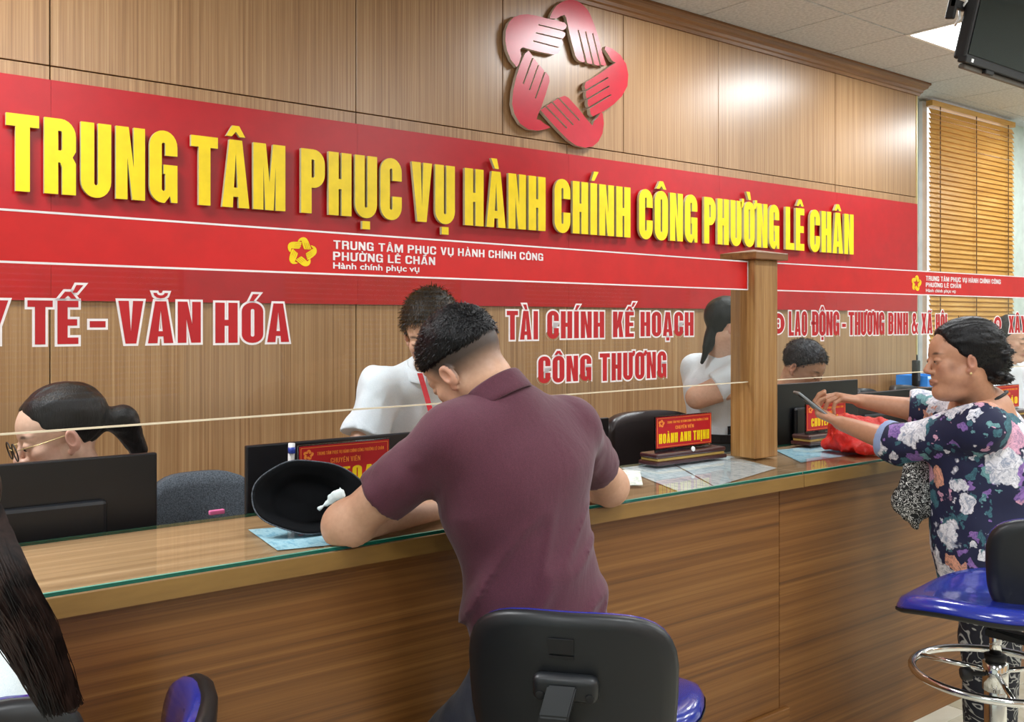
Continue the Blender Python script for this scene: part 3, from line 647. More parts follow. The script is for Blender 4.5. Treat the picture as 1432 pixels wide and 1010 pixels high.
def name_plate(label, cx, cy, w, h, yaw, rows, prefix_logo=True):
    t = thing('name_plate', label, 'name plate', (cx, cy, CTOP + .001))
    mt = Matrix.Translation((cx, cy, CTOP + .0012)) @ Matrix.Rotation(yaw, 4, 'Z')
    bw = w * .62
    link('base', tf(box_me((-bw, -.045, 0), (bw, .045, .014), .003, 1), mt), M['maroon_wood'], t)
    link('gold_band', tf(box_me((-bw*.95, -.040, .0142), (bw*.95, .040, .024), .002, 1), mt), M['gold'], t)
    link('upper_base', tf(box_me((-bw*.98, -.042, .0242), (bw*.98, .042, .040), .005, 2), mt), M['maroon_wood'], t)
    link('plate', tf(box_me((-w/2, -.003, .040), (w/2, .003, .040 + h), .001, 1), mt), M['clear'], t)
    link('red_card', tf(box_me((-w/2 + .003, -.0045, .052), (w/2 - .003, -.0032, .037 + h)), mt), M['red_letter'], t)
    bm = bmesh.new(); x0, x1, z0, z1 = -w/2 + .007, w/2 - .007, .056, .033 + h
    for a in ((x0, z0, x1, z0 + .0012), (x0, z1 - .0012, x1, z1), (x0, z0, x0 + .0012, z1), (x1 - .0012, z0, x1, z1)): add_box(bm, (a[0], -.0053, a[1]), (a[2], -.0046, a[3]))
    link('border', tf(bm_me(bm), mt), M['orange_print'], t)
    hh = z1 - z0
    for txt, fa, fb, za, zb_, mat, s in rows:
        for P in word_layout(txt, x0 + (x1 - x0) * fa, x0 + (x1 - x0) * fb, s, .46, .12):
            P = map_loops(P, lambda p: (p[0], z0 + hh * (za + p[1] * (zb_ - za)))); link('letter', prism(P, -.0054, -.0046, mt), [mat, mat], t)
    if prefix_logo: mini_logo((x0 + .020, z1 - .018), .013, -.0054, -.0046, M['orange_print'], t, mt)
    link('stud', tf(lathe_me([(.009, 0), (.008, .003), (.003, .004)], (0, 0, 0), 14), mt @ Matrix.Translation((0, -.0425, .045)) @ Matrix.Rotation(R(80), 4, 'X')), M['white_plastic'], t, True)
    return t
SMALL = 'TRUNG TÂM PHỤC VỤ HÀNH CHÍNH CÔNG PHƯỜNG LÊ CHÂN'
def rows_for(name, fa=.03, fb=.97): return [(SMALL, .18, .95, .80, .88, M['orange_print'], .13), ('CHUYÊN VIÊN', .33, .67, .58, .70, M['orange_print'], .12), (name, fa, fb, .12, .46, M['yellow'], .2)]
p = atY(480, 640, 2.2)
name_plate('red name plate behind the black sun hat, partly hidden', 1.185, 2.22, .265, .128, R(0), rows_for('THỊ TOAN'))
name_plate('red name plate on a stepped dark wood base left of the post', 2.496, 2.235, .285, .120, R(0), rows_for('HOÀNH ANH THỊNH'))
name_plate('red name plate behind the red plastic bag', 3.33, 2.235, .27, .118, R(0), rows_for('CHUYÊN VIÊN', .1, .9))
name_plate('red name plate at the far right edge behind the floral shoulder', 4.84, 2.235, .30, .125, R(0), rows_for('KIM BẢO', .08, .95))

def flat_sheet(name, label, cat, pxs, mat, z=.9925, th=.0006):
    pts = [atZ(x, y, z) for x, y in pxs]; c = sum(pts, Vector()) / len(pts)
    me = prism([([(p.x, p.y) for p in pts], [])], z, z + th); me.transform(Matrix(((1,0,0,0),(0,0,1,0),(0,1,0,0),(0,0,0,1))))
    bm = bmesh.new(); bm.from_mesh(me); me = bm_me(bm)
    o = link(name, me, [mat, mat], None, loc=c); return tag(o, label, cat)
flat_sheet('paper_sheet', 'printed pale paper sheet under the glass before the name plate', 'paper', [(866, 654), (936, 647), (998, 681), (952, 689)], M['paper'])
flat_sheet('paper_sheet', 'larger pale paper sheet under the glass at the foot of the post', 'paper', [(938, 646.5), (1020, 638), (1086, 655), (1000, 680.5)], M['paper'], .9932)
flat_sheet('paper_sheet', 'pale blue paper sheet under the glass right of the post', 'paper', [(1084, 630), (1168, 621), (1216, 633), (1120, 647)], M['paper_blue'])
flat_sheet('paper_sheet', 'light blue paper slip under the glass by the maroon man elbow', 'paper', [(347, 741), (452, 733), (470, 762), (388, 770)], M['paper_blue'])
flat_sheet('card', 'small white printed card right of the maroon man elbow', 'card', [(868, 657.5), (895, 659.5), (899, 678.5), (868, 679)], M['paper_white'], CTOP + .0008, .001)
# ================================================================== figures: distance fields meshed with surface nets
_H = np.random.RandomState(7).rand(64, 64, 64).astype(np.float32)
def vnoise(P):
    i = np.floor(P).astype(np.int64); f = (P - i).astype(np.float32); f = f * f * (3 - 2 * f); i &= 63; j = (i + 1) & 63
    x0, y0, z0 = i.T; x1, y1, z1 = j.T; fx, fy, fz = f.T
    a = _H[x0, y0, z0] * (1-fx) + _H[x1, y0, z0] * fx; b = _H[x0, y1, z0] * (1-fx) + _H[x1, y1, z0] * fx
    c = _H[x0, y0, z1] * (1-fx) + _H[x1, y0, z1] * fx; d = _H[x0, y1, z1] * (1-fx) + _H[x1, y1, z1] * fx
    return ((a * (1-fy) + b * fy) * (1-fz) + (c * (1-fy) + d * fy) * fz) * 2 - 1
def A3(v): return np.array([v[0], v[1], v[2]], dtype=np.float32)
def smin(a, b, k):
    if k <= 0: return np.minimum(a, b)
    h = np.clip(.5 + .5 * (b - a) / k, 0, 1); return b * (1-h) + a * h - k * h * (1-h)
def smax(a, b, k): return -smin(-a, -b, k)
def cap(a, b, r1, r2=None):
    a, b = A3(a), A3(b); r2 = r1 if r2 is None else r2; ab = b - a; L = float(ab @ ab) + 1e-12
    def f(P):
        t = np.clip(((P - a) @ ab) / L, 0, 1); return np.linalg.norm(P - a - t[:, None] * ab, axis=1) - (r1 + (r2 - r1) * t)
    return f
def ell(c, r, rot=None):
    c = A3(c); r = A3(r)
    def f(P):
        q = P - c
        if rot is not None: q = q @ rot
        k0 = np.linalg.norm(q / r, axis=1); k1 = np.linalg.norm(q / (r * r), axis=1) + 1e-9; return k0 * (k0 - 1) / k1
    return f
def ecap(a, b, w1, d1, w2, d2, side):
    a, b, side = A3(a), A3(b), A3(side); ab = b - a; Ln = float(np.linalg.norm(ab)); ax = ab / Ln
    side = side - ax * float(side @ ax); side /= np.linalg.norm(side); dp = np.cross(ax, side)
    def f(P):
        q = P - a; s = q @ ax; t = np.clip(s / Ln, 0, 1); w = w1 + (w2-w1)*t; d = d1 + (d2-d1)*t
        e = s - t * Ln; k = np.sqrt(((q @ side) / w) ** 2 + ((q @ dp) / d) ** 2 + (e / d) ** 2); return (k - 1) * d
    return f
def plane(p, n):   # negative on the side away from n
    p = A3(p); n = A3(n); n = n / np.linalg.norm(n); return lambda P: (P - p) @ n
class SD:
    def __init__(s): s.ops = []
    def add(s, f, k=.01): s.ops.append(('+', f, k)); return s
    def sub(s, f, k=.004): s.ops.append(('-', f, k)); return s
    def cut(s, f, k=.0): s.ops.append(('&', f, k)); return s
    def disp(s, f): s.ops.append(('d', f, 0)); return s
    def __call__(s, P):
        d = None
        for op, f, k in s.ops:
            v = f(P)
            if op == 'd': d = d + v
            elif d is None: d = v
            elif op == '+': d = smin(d, v, k)
            elif op == '-': d = smax(d, -v, k)
            else: d = smax(d, v, k)
        return d
def snet(fn, lo, hi, h):
    lo = A3(lo); hi = A3(hi); B = 6; n = np.ceil((hi - lo) / h / B).astype(int) * B + 1
    cs = [np.arange(0, m, B) for m in n]; cg = np.stack(np.meshgrid(*cs, indexing='ij'), -1)
    cv = fn((lo + cg.reshape(-1, 3) * h).astype(np.float32)).reshape(cg.shape[:3])
    V = np.ones(n, np.float32) * 9
    nb = [len(c) - 1 for c in cs]; near = np.zeros(nb, bool); thr = B * h * 1.9
    mn = np.full(nb, 9e9)
    for dx in (0, 1):
        for dy in (0, 1):
            for dz in (0, 1):
                blk = cv[dx:dx+nb[0], dy:dy+nb[1], dz:dz+nb[2]]; near |= np.abs(blk) < thr; mn = np.minimum(mn, blk)
    # fill non-near blocks with coarse sign
    sg_ = np.where(cv[:-1, :-1, :-1] < 0, -9, 9).astype(np.float32)
    V[:-1, :-1, :-1] = np.repeat(np.repeat(np.repeat(sg_, B, 0), B, 1), B, 2)
    bi = np.argwhere(near)
    if len(bi) == 0: return np.zeros((0, 3)), np.zeros((0, 4), int)
    loc = np.stack(np.meshgrid(*[np.arange(B + 1)] * 3, indexing='ij'), -1).reshape(-1, 3)
    mask = np.zeros(n, bool)
    for c0 in range(0, len(bi), 4000):
        idx = (bi[c0:c0+4000, None, :] * B + loc[None]).reshape(-1, 3); mask[idx[:, 0], idx[:, 1], idx[:, 2]] = True
    pi = np.argwhere(mask)
    for c0 in range(0, len(pi), 400000):
        q = pi[c0:c0+400000]; V[q[:, 0], q[:, 1], q[:, 2]] = fn((lo + q * h).astype(np.float32))
    s = V < 0
    c000 = s[:-1, :-1, :-1]; cnt = np.zeros(c000.shape, np.int8)
    for dx in (0, 1):
        for dy in (0, 1):
            for dz in (0, 1): cnt += s[dx:dx+c000.shape[0], dy:dy+c000.shape[1], dz:dz+c000.shape[2]]
    act = (cnt > 0) & (cnt < 8); ids = np.full(c000.shape, -1, np.int64); cells = np.argwhere(act); ids[act] = np.arange(len(cells))
    acc = np.zeros((len(cells), 3), np.float64); num = np.zeros(len(cells))
    cor = [(0,0,0),(1,0,0),(0,1,0),(1,1,0),(0,0,1),(1,0,1),(0,1,1),(1,1,1)]
    for a in range(8):
        for b in range(a + 1, 8):
            ca, cb = np.array(cor[a]), np.array(cor[b])
            if np.abs(ca - cb).sum() != 1: continue
            pa, pb = cells + ca, cells + cb; va = V[pa[:, 0], pa[:, 1], pa[:, 2]]; vb = V[pb[:, 0], pb[:, 1], pb[:, 2]]
            m_ = (va < 0) != (vb < 0); t = np.where(m_, va / np.where(m_, va - vb, 1), 0); acc[m_] += (pa + (pb - pa) * t[:, None])[m_]; num[m_] += 1
    verts = lo + acc / num[:, None] * h
    F = []
    for ax in range(3):
        u, v = (ax + 1) % 3, (ax + 2) % 3; sl0 = [slice(None)] * 3; sl1 = [slice(None)] * 3; sl0[ax] = slice(0, -1); sl1[ax] = slice(1, None)
        e = np.argwhere(s[tuple(sl0)] != s[tuple(sl1)]); e = e[(e[:, u] > 0) & (e[:, v] > 0) & (e[:, u] < n[u] - 1) & (e[:, v] < n[v] - 1)]
        ins = s[e[:, 0], e[:, 1], e[:, 2]]; q = []
        for du, dv in ((-1, -1), (0, -1), (0, 0), (-1, 0)):
            c = e.copy(); c[:, u] += du; c[:, v] += dv; q.append(ids[c[:, 0], c[:, 1], c[:, 2]])
        q = np.stack(q, 1); q[~ins] = q[~ins][:, ::-1]; F.append(q[(q >= 0).all(1)])
    return verts, np.concatenate(F)
def np_me(V, F, name='m', colors=None):
    me = bpy.data.meshes.new(name); V = np.asarray(V, np.float32); F = np.asarray(F, np.int32); k = F.shape[1]
    me.vertices.add(len(V)); me.vertices.foreach_set('co', V.ravel()); me.loops.add(F.size); me.loops.foreach_set('vertex_index', F.ravel())
    me.polygons.add(len(F)); me.polygons.foreach_set('loop_start', np.arange(0, F.size, k)); me.polygons.foreach_set('loop_total', np.full(len(F), k))
    me.update(calc_edges=True); me.validate()
    if colors is not None and len(me.vertices) == len(V):
        ca = me.color_attributes.new('tint', 'FLOAT_COLOR', 'POINT'); ca.data.foreach_set('color', np.asarray(colors, np.float32).ravel())
    return me
def relax(V, F, it=1, w=.5):
    n = len(V)
    for _ in range(it):
        acc = np.zeros((n, 3)); c = np.zeros(n)
        for a, b in ((0, 1), (1, 2), (2, 3), (3, 0)):
            for p, q in ((F[:, a], F[:, b]), (F[:, b], F[:, a])):
                for ax in range(3): acc[:, ax] += np.bincount(p, V[q, ax], n)
                c += np.bincount(p, minlength=n)
        V = V + w * (acc / np.maximum(c, 1)[:, None] - V)
    return V
def bounds(pts, pad): A = np.array([A3(p) for p in pts]); return A.min(0) - pad, A.max(0) + pad

# ---- figure materials
def skinmat(name, rough=.5):
    m = NT(name); a = m.n('ShaderNodeVertexColor'); a.layer_name = 'tint'
    v = m.coords((90, 90, 90), rand=False); n = m.noise(v, 1, 3)
    c = m.mix(.22, a.outputs[0], m.ramp(n, [(.3, (.55, .45, .42, 1)), (.7, (1, 1, 1, 1))]), 'MULTIPLY')
    m.l(c, m.b.inputs['Base Color']); m.set(Roughness=rough); m.b.inputs['Subsurface Weight'].default_value = .08; m.b.inputs['Subsurface Radius'].default_value = (.012, .005, .003)
    m.bump(n, .08, .002); return m.m
M['skin'] = skinmat('skin')
def hairmat(name, c0, c1, axis=(300, 300, 30), rough=.38, bs=.6):
    m = NT(name); v = m.coords(axis, rand=False); n = m.noise(v, 1, 3, .6, .5)
    m.l(m.ramp(n, [(.35, srgb(c0)), (.7, srgb(c1))]), m.b.inputs['Base Color']); m.set(Roughness=rough); m.b.inputs['Specular IOR Level'].default_value = .22; m.bump(n, bs, .003); return m.m
M['hair_black'] = hairmat('hair_black', '08080a', '1b1a1c')
M['hair_soft'] = hairmat('hair_soft', '0d0b0c', '282426')
M['hair_brown'] = hairmat('hair_brown', '0f0908', '33241f', (60, 60, 6), .36, .02)
M['hair_grey'] = hairmat('hair_grey', '15151a', '43434a')
def cloth(name, c0, c1, scale=600, rough=.85, wr=.25):
    m = NT(name); n = m.noise(m.coords((scale,) * 3, rand=False), 1, 2); n2 = m.noise(m.coords((9, 9, 5), rand=False), 1, 4, .6, .6)
    m.l(m.ramp(n, [(.3, srgb(c0)), (.7, srgb(c1))]), m.b.inputs['Base Color']); m.set(Roughness=rough); m.b.inputs['Sheen Weight'].default_value = .15
    b = m.bump(n2, wr, .012); return m.m
M['maroon'] = cloth('maroon_knit', '451c2b', '5c293b', wr=.35)
M['white_shirt'] = cloth('white_shirt', 'd3e0ea', 'e8f1f7', wr=.35)
M['white_blouse'] = cloth('white_blouse', 'd6e4e6', 'eaf4f4', wr=.3)
M['navy'] = cloth('navy_trousers', '0f1628', '18223a')
M['dark_trousers'] = cloth('dark_trousers', '23282a', '31383a')
M['red_cord'] = plain('red_lanyard', 'c8182a', .6)
M['cuff_blue'] = cloth('cuff_blue', '7d8fb8', '93a4c8')
M['hat'] = cloth('hat_black', '050608', '0a0c10', 400); M['hat'].node_tree.nodes['Principled BSDF'].inputs['Sheen Weight'].default_value = 0; M['hat'].node_tree.nodes['Principled BSDF'].inputs['Specular IOR Level'].default_value = .15
M['shoe'] = plain('shoe_black', '15151a', .4)
M['eye'] = plain('eye_white', 'b5aaa2', .4); M['iris'] = plain('iris', '17100c', .1)
def floral():
    m = NT('floral_print'); v0 = m.coords((1, 1, 1), rand=False)
    nz = m.n('ShaderNodeTexNoise'); nz.inputs['Scale'].default_value = 22; nz.inputs['Detail'].default_value = 3; m.l(v0, nz.inputs['Vector'])
    sc = m.n('ShaderNodeVectorMath', _operation='MULTIPLY_ADD'); sc.inputs[1].default_value = (.10, .10, .10); m.l(nz.outputs['Color'], sc.inputs[0]); m.l(v0, sc.inputs[2])
    col = srgb('141a3c')
    def layer(col, scale, thr, stops, seed):
        mp = m.n('ShaderNodeMapping'); mp.inputs['Location'].default_value = (seed, seed * 1.7, seed * .6); m.l(sc.outputs[0], mp.inputs[0])
        vo = m.n('ShaderNodeTexVoronoi'); vo.inputs['Scale'].default_value = scale; vo.inputs['Randomness'].default_value = 1; m.l(mp.outputs[0], vo.inputs['Vector'])
        sp = m.n('ShaderNodeSeparateColor'); m.l(vo.outputs['Color'], sp.inputs[0])
        cc = m.ramp(sp.outputs[0], stops, 'CONSTANT')
        n = m.noise(mp.outputs[0], scale * 4, 4, .7, 1.5)
        cc = m.mix(.85, cc, m.ramp(n, [(.38, (.25, .3, .42, 1)), (.5, (.85, .8, .8, 1)), (.62, (1.15, 1.1, 1.1, 1))]), 'MULTIPLY')
        msk = m.ramp(vo.outputs['Distance'], [(thr - .03, (1, 1, 1, 1)), (thr + .01, (0, 0, 0, 1))])
        g = m.n('ShaderNodeMath', _operation='GREATER_THAN'); g.inputs[1].default_value = .16; m.l(sp.outputs[1], g.inputs[0])
        mu = m.n('ShaderNodeMath', _operation='MULTIPLY'); m.l(msk, mu.inputs[0]); m.l(g.outputs[0], mu.inputs[1])
        return m.mix(mu.outputs[0], col, cc)
    W, Cr, Pe, Te, Tl, Pu, Pk = [srgb(x) for x in ('dfe3ea', 'ead9b8', 'e0a58c', '3f6f7c', '6fa3a6', '8a6ab0', 'd7a6bd')]
    col = layer(col, 26, .40, [(0, Te), (.2, Pu), (.38, Tl), (.55, Pk), (.75, W), (.9, Te)], 3.1)
    col = layer(col, 13, .46, [(0, Te), (.25, Tl), (.4, W), (.6, Te), (.75, Pu), (.88, Pe)], 1.3)
    col = layer(col, 8, .47, [(0, W), (.3, Cr), (.42, Pe), (.5, W), (.72, Te), (.85, Pk)], .2)
    m.l(col, m.b.inputs['Base Color']); m.set(Roughness=.75); m.bump(m.noise(m.coords((9, 9, 5), rand=False), 1, 4, .6, .6), .2, .01); return m.m
M['floral'] = floral()
def swirl(name, bg, fg, scale, w=.08):
    m = NT(name); v = m.coords((1, 1, 1), rand=False); n1 = m.n('ShaderNodeTexNoise'); n1.inputs['Scale'].default_value = scale; n1.inputs['Detail'].default_value = 1; n1.inputs['Distortion'].default_value = 2.5; m.l(v, n1.inputs['Vector'])
    m.l(m.ramp(n1.outputs['Fac'], [(.5 - w, srgb(bg)), (.5 - w * .6, srgb(fg)), (.5 + w * .1, srgb(fg)), (.5 + w * .5, srgb(bg))]), m.b.inputs['Base Color']); m.set(Roughness=.8); return m.m
M['swirl'] = swirl('swirl_trousers', '0c0e1c', '9a9a96', 14, .05)
M['speckle'] = swirl('speckle_scarf', '0b0b0c', 'd2d2ce', 48, .055)
m = NT('red_bag_film'); m.set(Base__Color=srgb('e8261c'), Roughness=.3); m.b.inputs['Transmission Weight'].default_value = 0; m.bump(m.noise(m.coords((45, 45, 45), rand=False), 1, 5, .7, 1.5), .8, .01); M['bag'] = m.m

SKIN = {'tan': (srgb('cf a387'.replace(' ','')), srgb('b06d58')), 'fair': (srgb('d9b096'), srgb('b86e62')), 'old': (srgb('bd8a6c'), srgb('9c5c50')), 'pale': (srgb('e0b9a2'), srgb('c07468'))}
def basis(f, up=(0, 0, 1), roll=0):
    f = Vector(f).normalized(); r = f.cross(Vector(up)).normalized(); u = r.cross(f)
    if roll: q = Matrix.Rotation(roll, 3, f); r, u = q @ r, q @ u
    return r, f, u
def head_sdf(neck_local, fat=0.0, fem=False, age=0, neck_r=.056):
    s = SD(); g = 1 + fat
    s.add(ell((0, -.018, .032), (.076, .096, .086)))
    s.add(ell((0, .026, .03), (.062, .062, .058)), .02)
    s.add(ell((0, .028, -.045), (.056 * g, .060, .066)), .02)
    for sx in (-1, 1):
        s.add(cap((sx*.052*g, -.005, -.045), (sx*.014*g, .066, -.1), .020, .017), .022)
        s.add(cap((sx*.040, .058, -.022), (sx*.038*g, .05, -.05), .021, .018), .018)
    s.add(cap((0, .070, -.103), (0, .060, -.100), .017), .02)
    if fat > .05: s.add(ell((0, .03, -.105), (.05, .045, .028)), .02)
    s.add(cap((-.040, .070, .018), (.040, .070, .018), .010), .014)
    for sx in (-1, 1): s.sub(ell((sx*.031, .101, .001), (.017, .014, .011)), .012)
    nl = .0 if not fem else -.007
    s.add(cap((0, .084, .006), (0, .110 + nl, -.030), .0065, .0105), .008)
    for sx in (-1, 1): s.add(ell((sx*.0125, .099 + nl, -.035), (.0085, .011, .0075)), .006)
    for sx in (-1, 1):
        s.add(ell((sx*.031, .0765, .001), (.0165, .0125, .0115)), .004)
        s.add(cap((sx*.002, .0925, -.0635), (sx*.021, .084, -.067), .0048, .003), .006)
        s.add(cap((0, .0905, -.0735), (sx*.018, .083, -.070), .0055, .003), .006)
    s.sub(cap((-.024, .094, -.0683), (.024, .094, -.0683), .0012), .003)
    s.add(cap((0, -.020, -.055), neck_local, neck_r, neck_r * 1.08), .022)
    for sx in (-1, 1):
        rot = np.array(Matrix.Rotation(R(-sx*22), 3, 'Z') @ Matrix.Rotation(R(-10), 3, 'X'), np.float32)
        s.add(ell((sx*.080, -.010, -.012), (.0080, .0175, .028), rot), .006)
        s.add(ell((sx*.078, .001, -.037), (.007, .008, .009)), .005)
        s.sub(ell((sx*.0880, -.005, -.008), (.0055, .0090, .0155), rot), .004)
    return s
def head_colors(V, tone, fade=0, brow=True, rng=0, spots=False):
    b, r = [np.array(c[:3]) for c in SKIN[tone]]; C = np.tile(b, (len(V), 1)); x, y, z = V.T
    def blend(w, col): C[:] = C * (1 - w[:, None]) + np.array(col) * w[:, None]
    g = lambda q: np.clip(q, 0, 1)
    blend(g(1.0 - np.hypot((np.abs(x) - .045) / .03, (z + .03) / .03)) * (y > .02) * .35, r)
    blend(g(1.3 - np.hypot(x / .024, (z + .0685) / .010)) * (y > .075) * .8, r * .75)
    blend(g(1.0 - np.hypot(x / .02, (z + .032) / .02)) * (y > .09) * .3, r)
    blend(g((np.abs(x) - .076) / .006) * (y < .03) * (y > -.05) * (z > -.05) * (z < .03) * .45, r)
    if brow:
        zb = .020 + .004 * np.cos((np.abs(x) - .034) * 70); blend(g(1.6 - np.hypot((np.abs(x) - .034) / .017, (z - zb) / .0042) * 1.2) * (y > .05) * .85, (.015, .012, .011))
        blend(g(1.7 - np.hypot((np.abs(x) - .031) / .015, (z + .0015) / .0026) * 1.2) * (y > .07) * .85, (.02, .013, .012))
    if fade:
        lim = np.interp(y, [-.12, -.02, .01, .04, .07], [-.075, -.055, -.05, .01, .06]); w = g((z - lim) / .06) * (y < np.interp(z, [-.06, .0, .05, .09], [.012, .04, .055, .085])) * (np.abs(x) < .0805)
        blend(w * .93, (.02, .018, .019))
    if spots: blend(g(1.1 - np.hypot((z + .025) / .02, (y - .045) / .016)) * (x < -.04) * .5, np.array((.16, .07, .05)))
    return np.concatenate([C, np.ones((len(V), 1))], 1)
def make_head(c, f, up, roll, scale, neck, tone, h=.0032, fat=0, fem=False, fade=0, neck_r=.056, spots=False, wide=1.0):
    """returns verts (world), faces, colours and the local->world matrix"""
    r, fw, u = basis(f, up, roll); mt = Matrix(((r[0], fw[0], u[0]), (r[1], fw[1], u[1]), (r[2], fw[2], u[2]))) ; c = Vector(c)
    toL = lambda p: (mt.transposed() @ (Vector(p) - c)) / scale
    nl = toL(neck); s = head_sdf(nl, fat, fem, neck_r=neck_r / scale)
    lo = (min(-.105, nl.x - .08), min(-.13, nl.y - .08), min(-.14, nl.z - .02)); hi = (max(.105, nl.x + .08), .13, .13)
    V, F = snet(s, lo, hi, h / scale); C = head_colors(V, tone, fade, spots=spots); Mx = np.array(mt)
    W = (V * np.array([wide, 1, 1]) * scale) @ Mx.T + np.array(c)
    return W, F, C, (Mx, np.array(c), scale)
def loc2w(hm, V): return (np.asarray(V) * hm[2]) @ hm[0].T + hm[1]
def merge(parts):
    Vs, Fs, Cs, n = [], [], [], 0
    for V, F, C in parts: Vs.append(V); Fs.append(F + n); Cs.append(C); n += len(V)
    return np.concatenate(Vs), np.concatenate(Fs), np.concatenate(Cs)
def skin_piece(s, lo, hi, h, tone, tint=None):
    V, F = snet(s, lo, hi, h); C = np.tile(np.array(SKIN[tone][0]), (len(V), 1)); return V, F, C
def body_obj(parts, parent, name='body'):
    V, F, C = merge(parts); return link(name, np_me(V, F, colors=C), M['skin'], parent, True)
def sd_obj(name, s, lo, hi, h, mat, parent, it=1):
    V, F = snet(s, lo, hi, h)
    if it: V = relax(V, F, it, .5)
    return link(name, np_me(V, F), mat, parent, True)
def eyes(hm, parent, look=0.0, open_=True):
    for sx in (-1, 1):
        bm = bmesh.new(); bmesh.ops.create_uvsphere(bm, u_segments=14, v_segments=10, radius=.0118 * hm[2]); me = bm_me(bm)
        p = loc2w(hm, [(sx*.031, .0768, .0)])[0]; me.transform(Matrix.Translation(Vector(p)))
        e = link('eye', me, M['eye'], parent, True)
        q = loc2w(hm, [(sx*.031, .0842, -.002 + look)])[0]; bm = bmesh.new(); bmesh.ops.create_uvsphere(bm, u_segments=12, v_segments=8, radius=.0052 * hm[2]); me = bm_me(bm); me.transform(Matrix.Translation(Vector(q))); link('iris', me, M['iris'], e, True)
def cap_hair(hm, parent, mat, ylim, zmin, vol=(.084, .106, .094), cen=(0, -.020, .038), amp=.003, h=.0035, extra=None, name='hair', strands=0, slen=.02, sdir=None, wide=1.0, freq=(70, 70, 25)):
    s = SD(); s.add(ell(cen, vol))
    if extra:
        for f, k in extra: s.add(f, k)
    s.cut(lambda P: P[:, 1] - np.interp(P[:, 2], ylim[0], ylim[1]).astype(np.float32), .008)
    s.cut(lambda P: np.interp(P[:, 1], zmin[0], zmin[1]).astype(np.float32) - P[:, 2], .008)
    fr = np.array(freq, np.float32); s.disp(lambda P: amp * vnoise(P * fr))
    V, F = snet(s, (-.14, -.24, -.2), (.14, .14, .2), h / hm[2]); V = relax(V, F, 1, .4)
    W = loc2w(hm, V * np.array([wide, 1, 1])); o = link(name, np_me(W, F), mat, parent, True)
    if strands:
        rs = np.random.RandomState(3); nf = F[rs.randint(0, len(F), strands)]; P0 = V[nf].mean(1); N = np.cross(V[nf[:, 1]] - V[nf[:, 0]], V[nf[:, 3]] - V[nf[:, 0]]); N /= np.linalg.norm(N, axis=1)[:, None] + 1e-9
        D = N * .35 + np.array(sdir) * 1.0 + rs.randn(strands, 3) * .25; D -= N * np.clip((D * N).sum(1) - .3, None, 0)[:, None]; D /= np.linalg.norm(D, axis=1)[:, None]
        ribbons('hair_strands', W_=None, roots=loc2w(hm, (P0 - N * .002) * np.array([wide, 1, 1])), dirs=D @ hm[0].T, norms=N @ hm[0].T, length=slen * hm[2] * (.6 + .8 * rs.rand(strands)), width=.0012, mat=mat, parent=parent)
    return o
def ribbons(name, W_, roots, dirs, norms, length, width, mat, parent):
    n = len(roots); side = np.cross(dirs, norms); side /= np.linalg.norm(side, axis=1)[:, None] + 1e-9
    p1 = roots + dirs * length[:, None] * .5; p2 = roots + (dirs - norms * .35) * length[:, None]
    V = np.concatenate([roots - side * width, roots + side * width, p1 + side * width * .8, p1 - side * width * .8, p2 + side * width * .15, p2 - side * width * .15])
    i = np.arange(n); F = np.concatenate([np.stack([i, i + n, i + 2*n, i + 3*n], 1), np.stack([i + 3*n, i + 2*n, i + 4*n, i + 5*n], 1)])
    o = link(name, np_me(V, F), mat, parent, True); tag(o, kind='stuff'); return o
def add_hand(s, wrist, f, n, thumb_side, curls, tcurl=.3, sc=1.0, spread=.06, fr=1.0, tdir=None):
    """fingers along f, palm faces n, thumb on +thumb_side*(n x f)"""
    f = Vector(f).normalized(); n = Vector(n); n = (n - f * n.dot(f)).normalized(); sd = n.cross(f) * thumb_side; w = Vector(wrist); pts = [w]
    kn = [(.031, .086), (.010, .090), (-.011, .086), (-.031, .077)]; ln = [(.043, .026, .021), (.047, .030, .022), (.043, .028, .021), (.033, .021, .019)]; rd = [.0092, .0094, .0090, .0080]
    s.add(ecap(w + f*.012*sc, w + f*.078*sc, .030*sc, .016*sc, .040*sc, .0145*sc, sd), .012)
    for (a, b), L3, rr, cu, q in zip(kn, ln, rd, curls, (1.5, .4, -.5, -1.5)):
        p = w + (sd * a + f * b) * sc; s.add(cap(w + (sd * a * .6 + f * .03) * sc, p, .011*sc, .0098*sc), .008)
        d = (f + sd * spread * q).normalized(); ang = 0
        for k, L_ in enumerate(L3):
            ang += cu[k]; dd = d * math.cos(ang) + n * math.sin(ang); p2 = p + dd * L_ * sc
            s.add(cap(p, p2, rr * sc * fr * (1 - .08*k), rr * sc * fr * (.93 - .09*k)), .0022); p = p2; pts.append(p)
    p = w + (sd * .026 + f * .022 + n * .004) * sc; d = Vector(tdir).normalized() if tdir is not None else (f * .75 + sd * .62 + n * .35).normalized(); r0 = .0135
    for k, L_ in enumerate((.044, .032, .027)):
        p2 = p + d * L_ * sc; s.add(cap(p, p2, r0 * sc, (r0 - .0018) * sc), .004 if k else .012); r0 -= .0018; p = p2; d = (d + (f * .6 + n * .3 - sd * .5) * tcurl).normalized(); pts.append(p)
    return pts
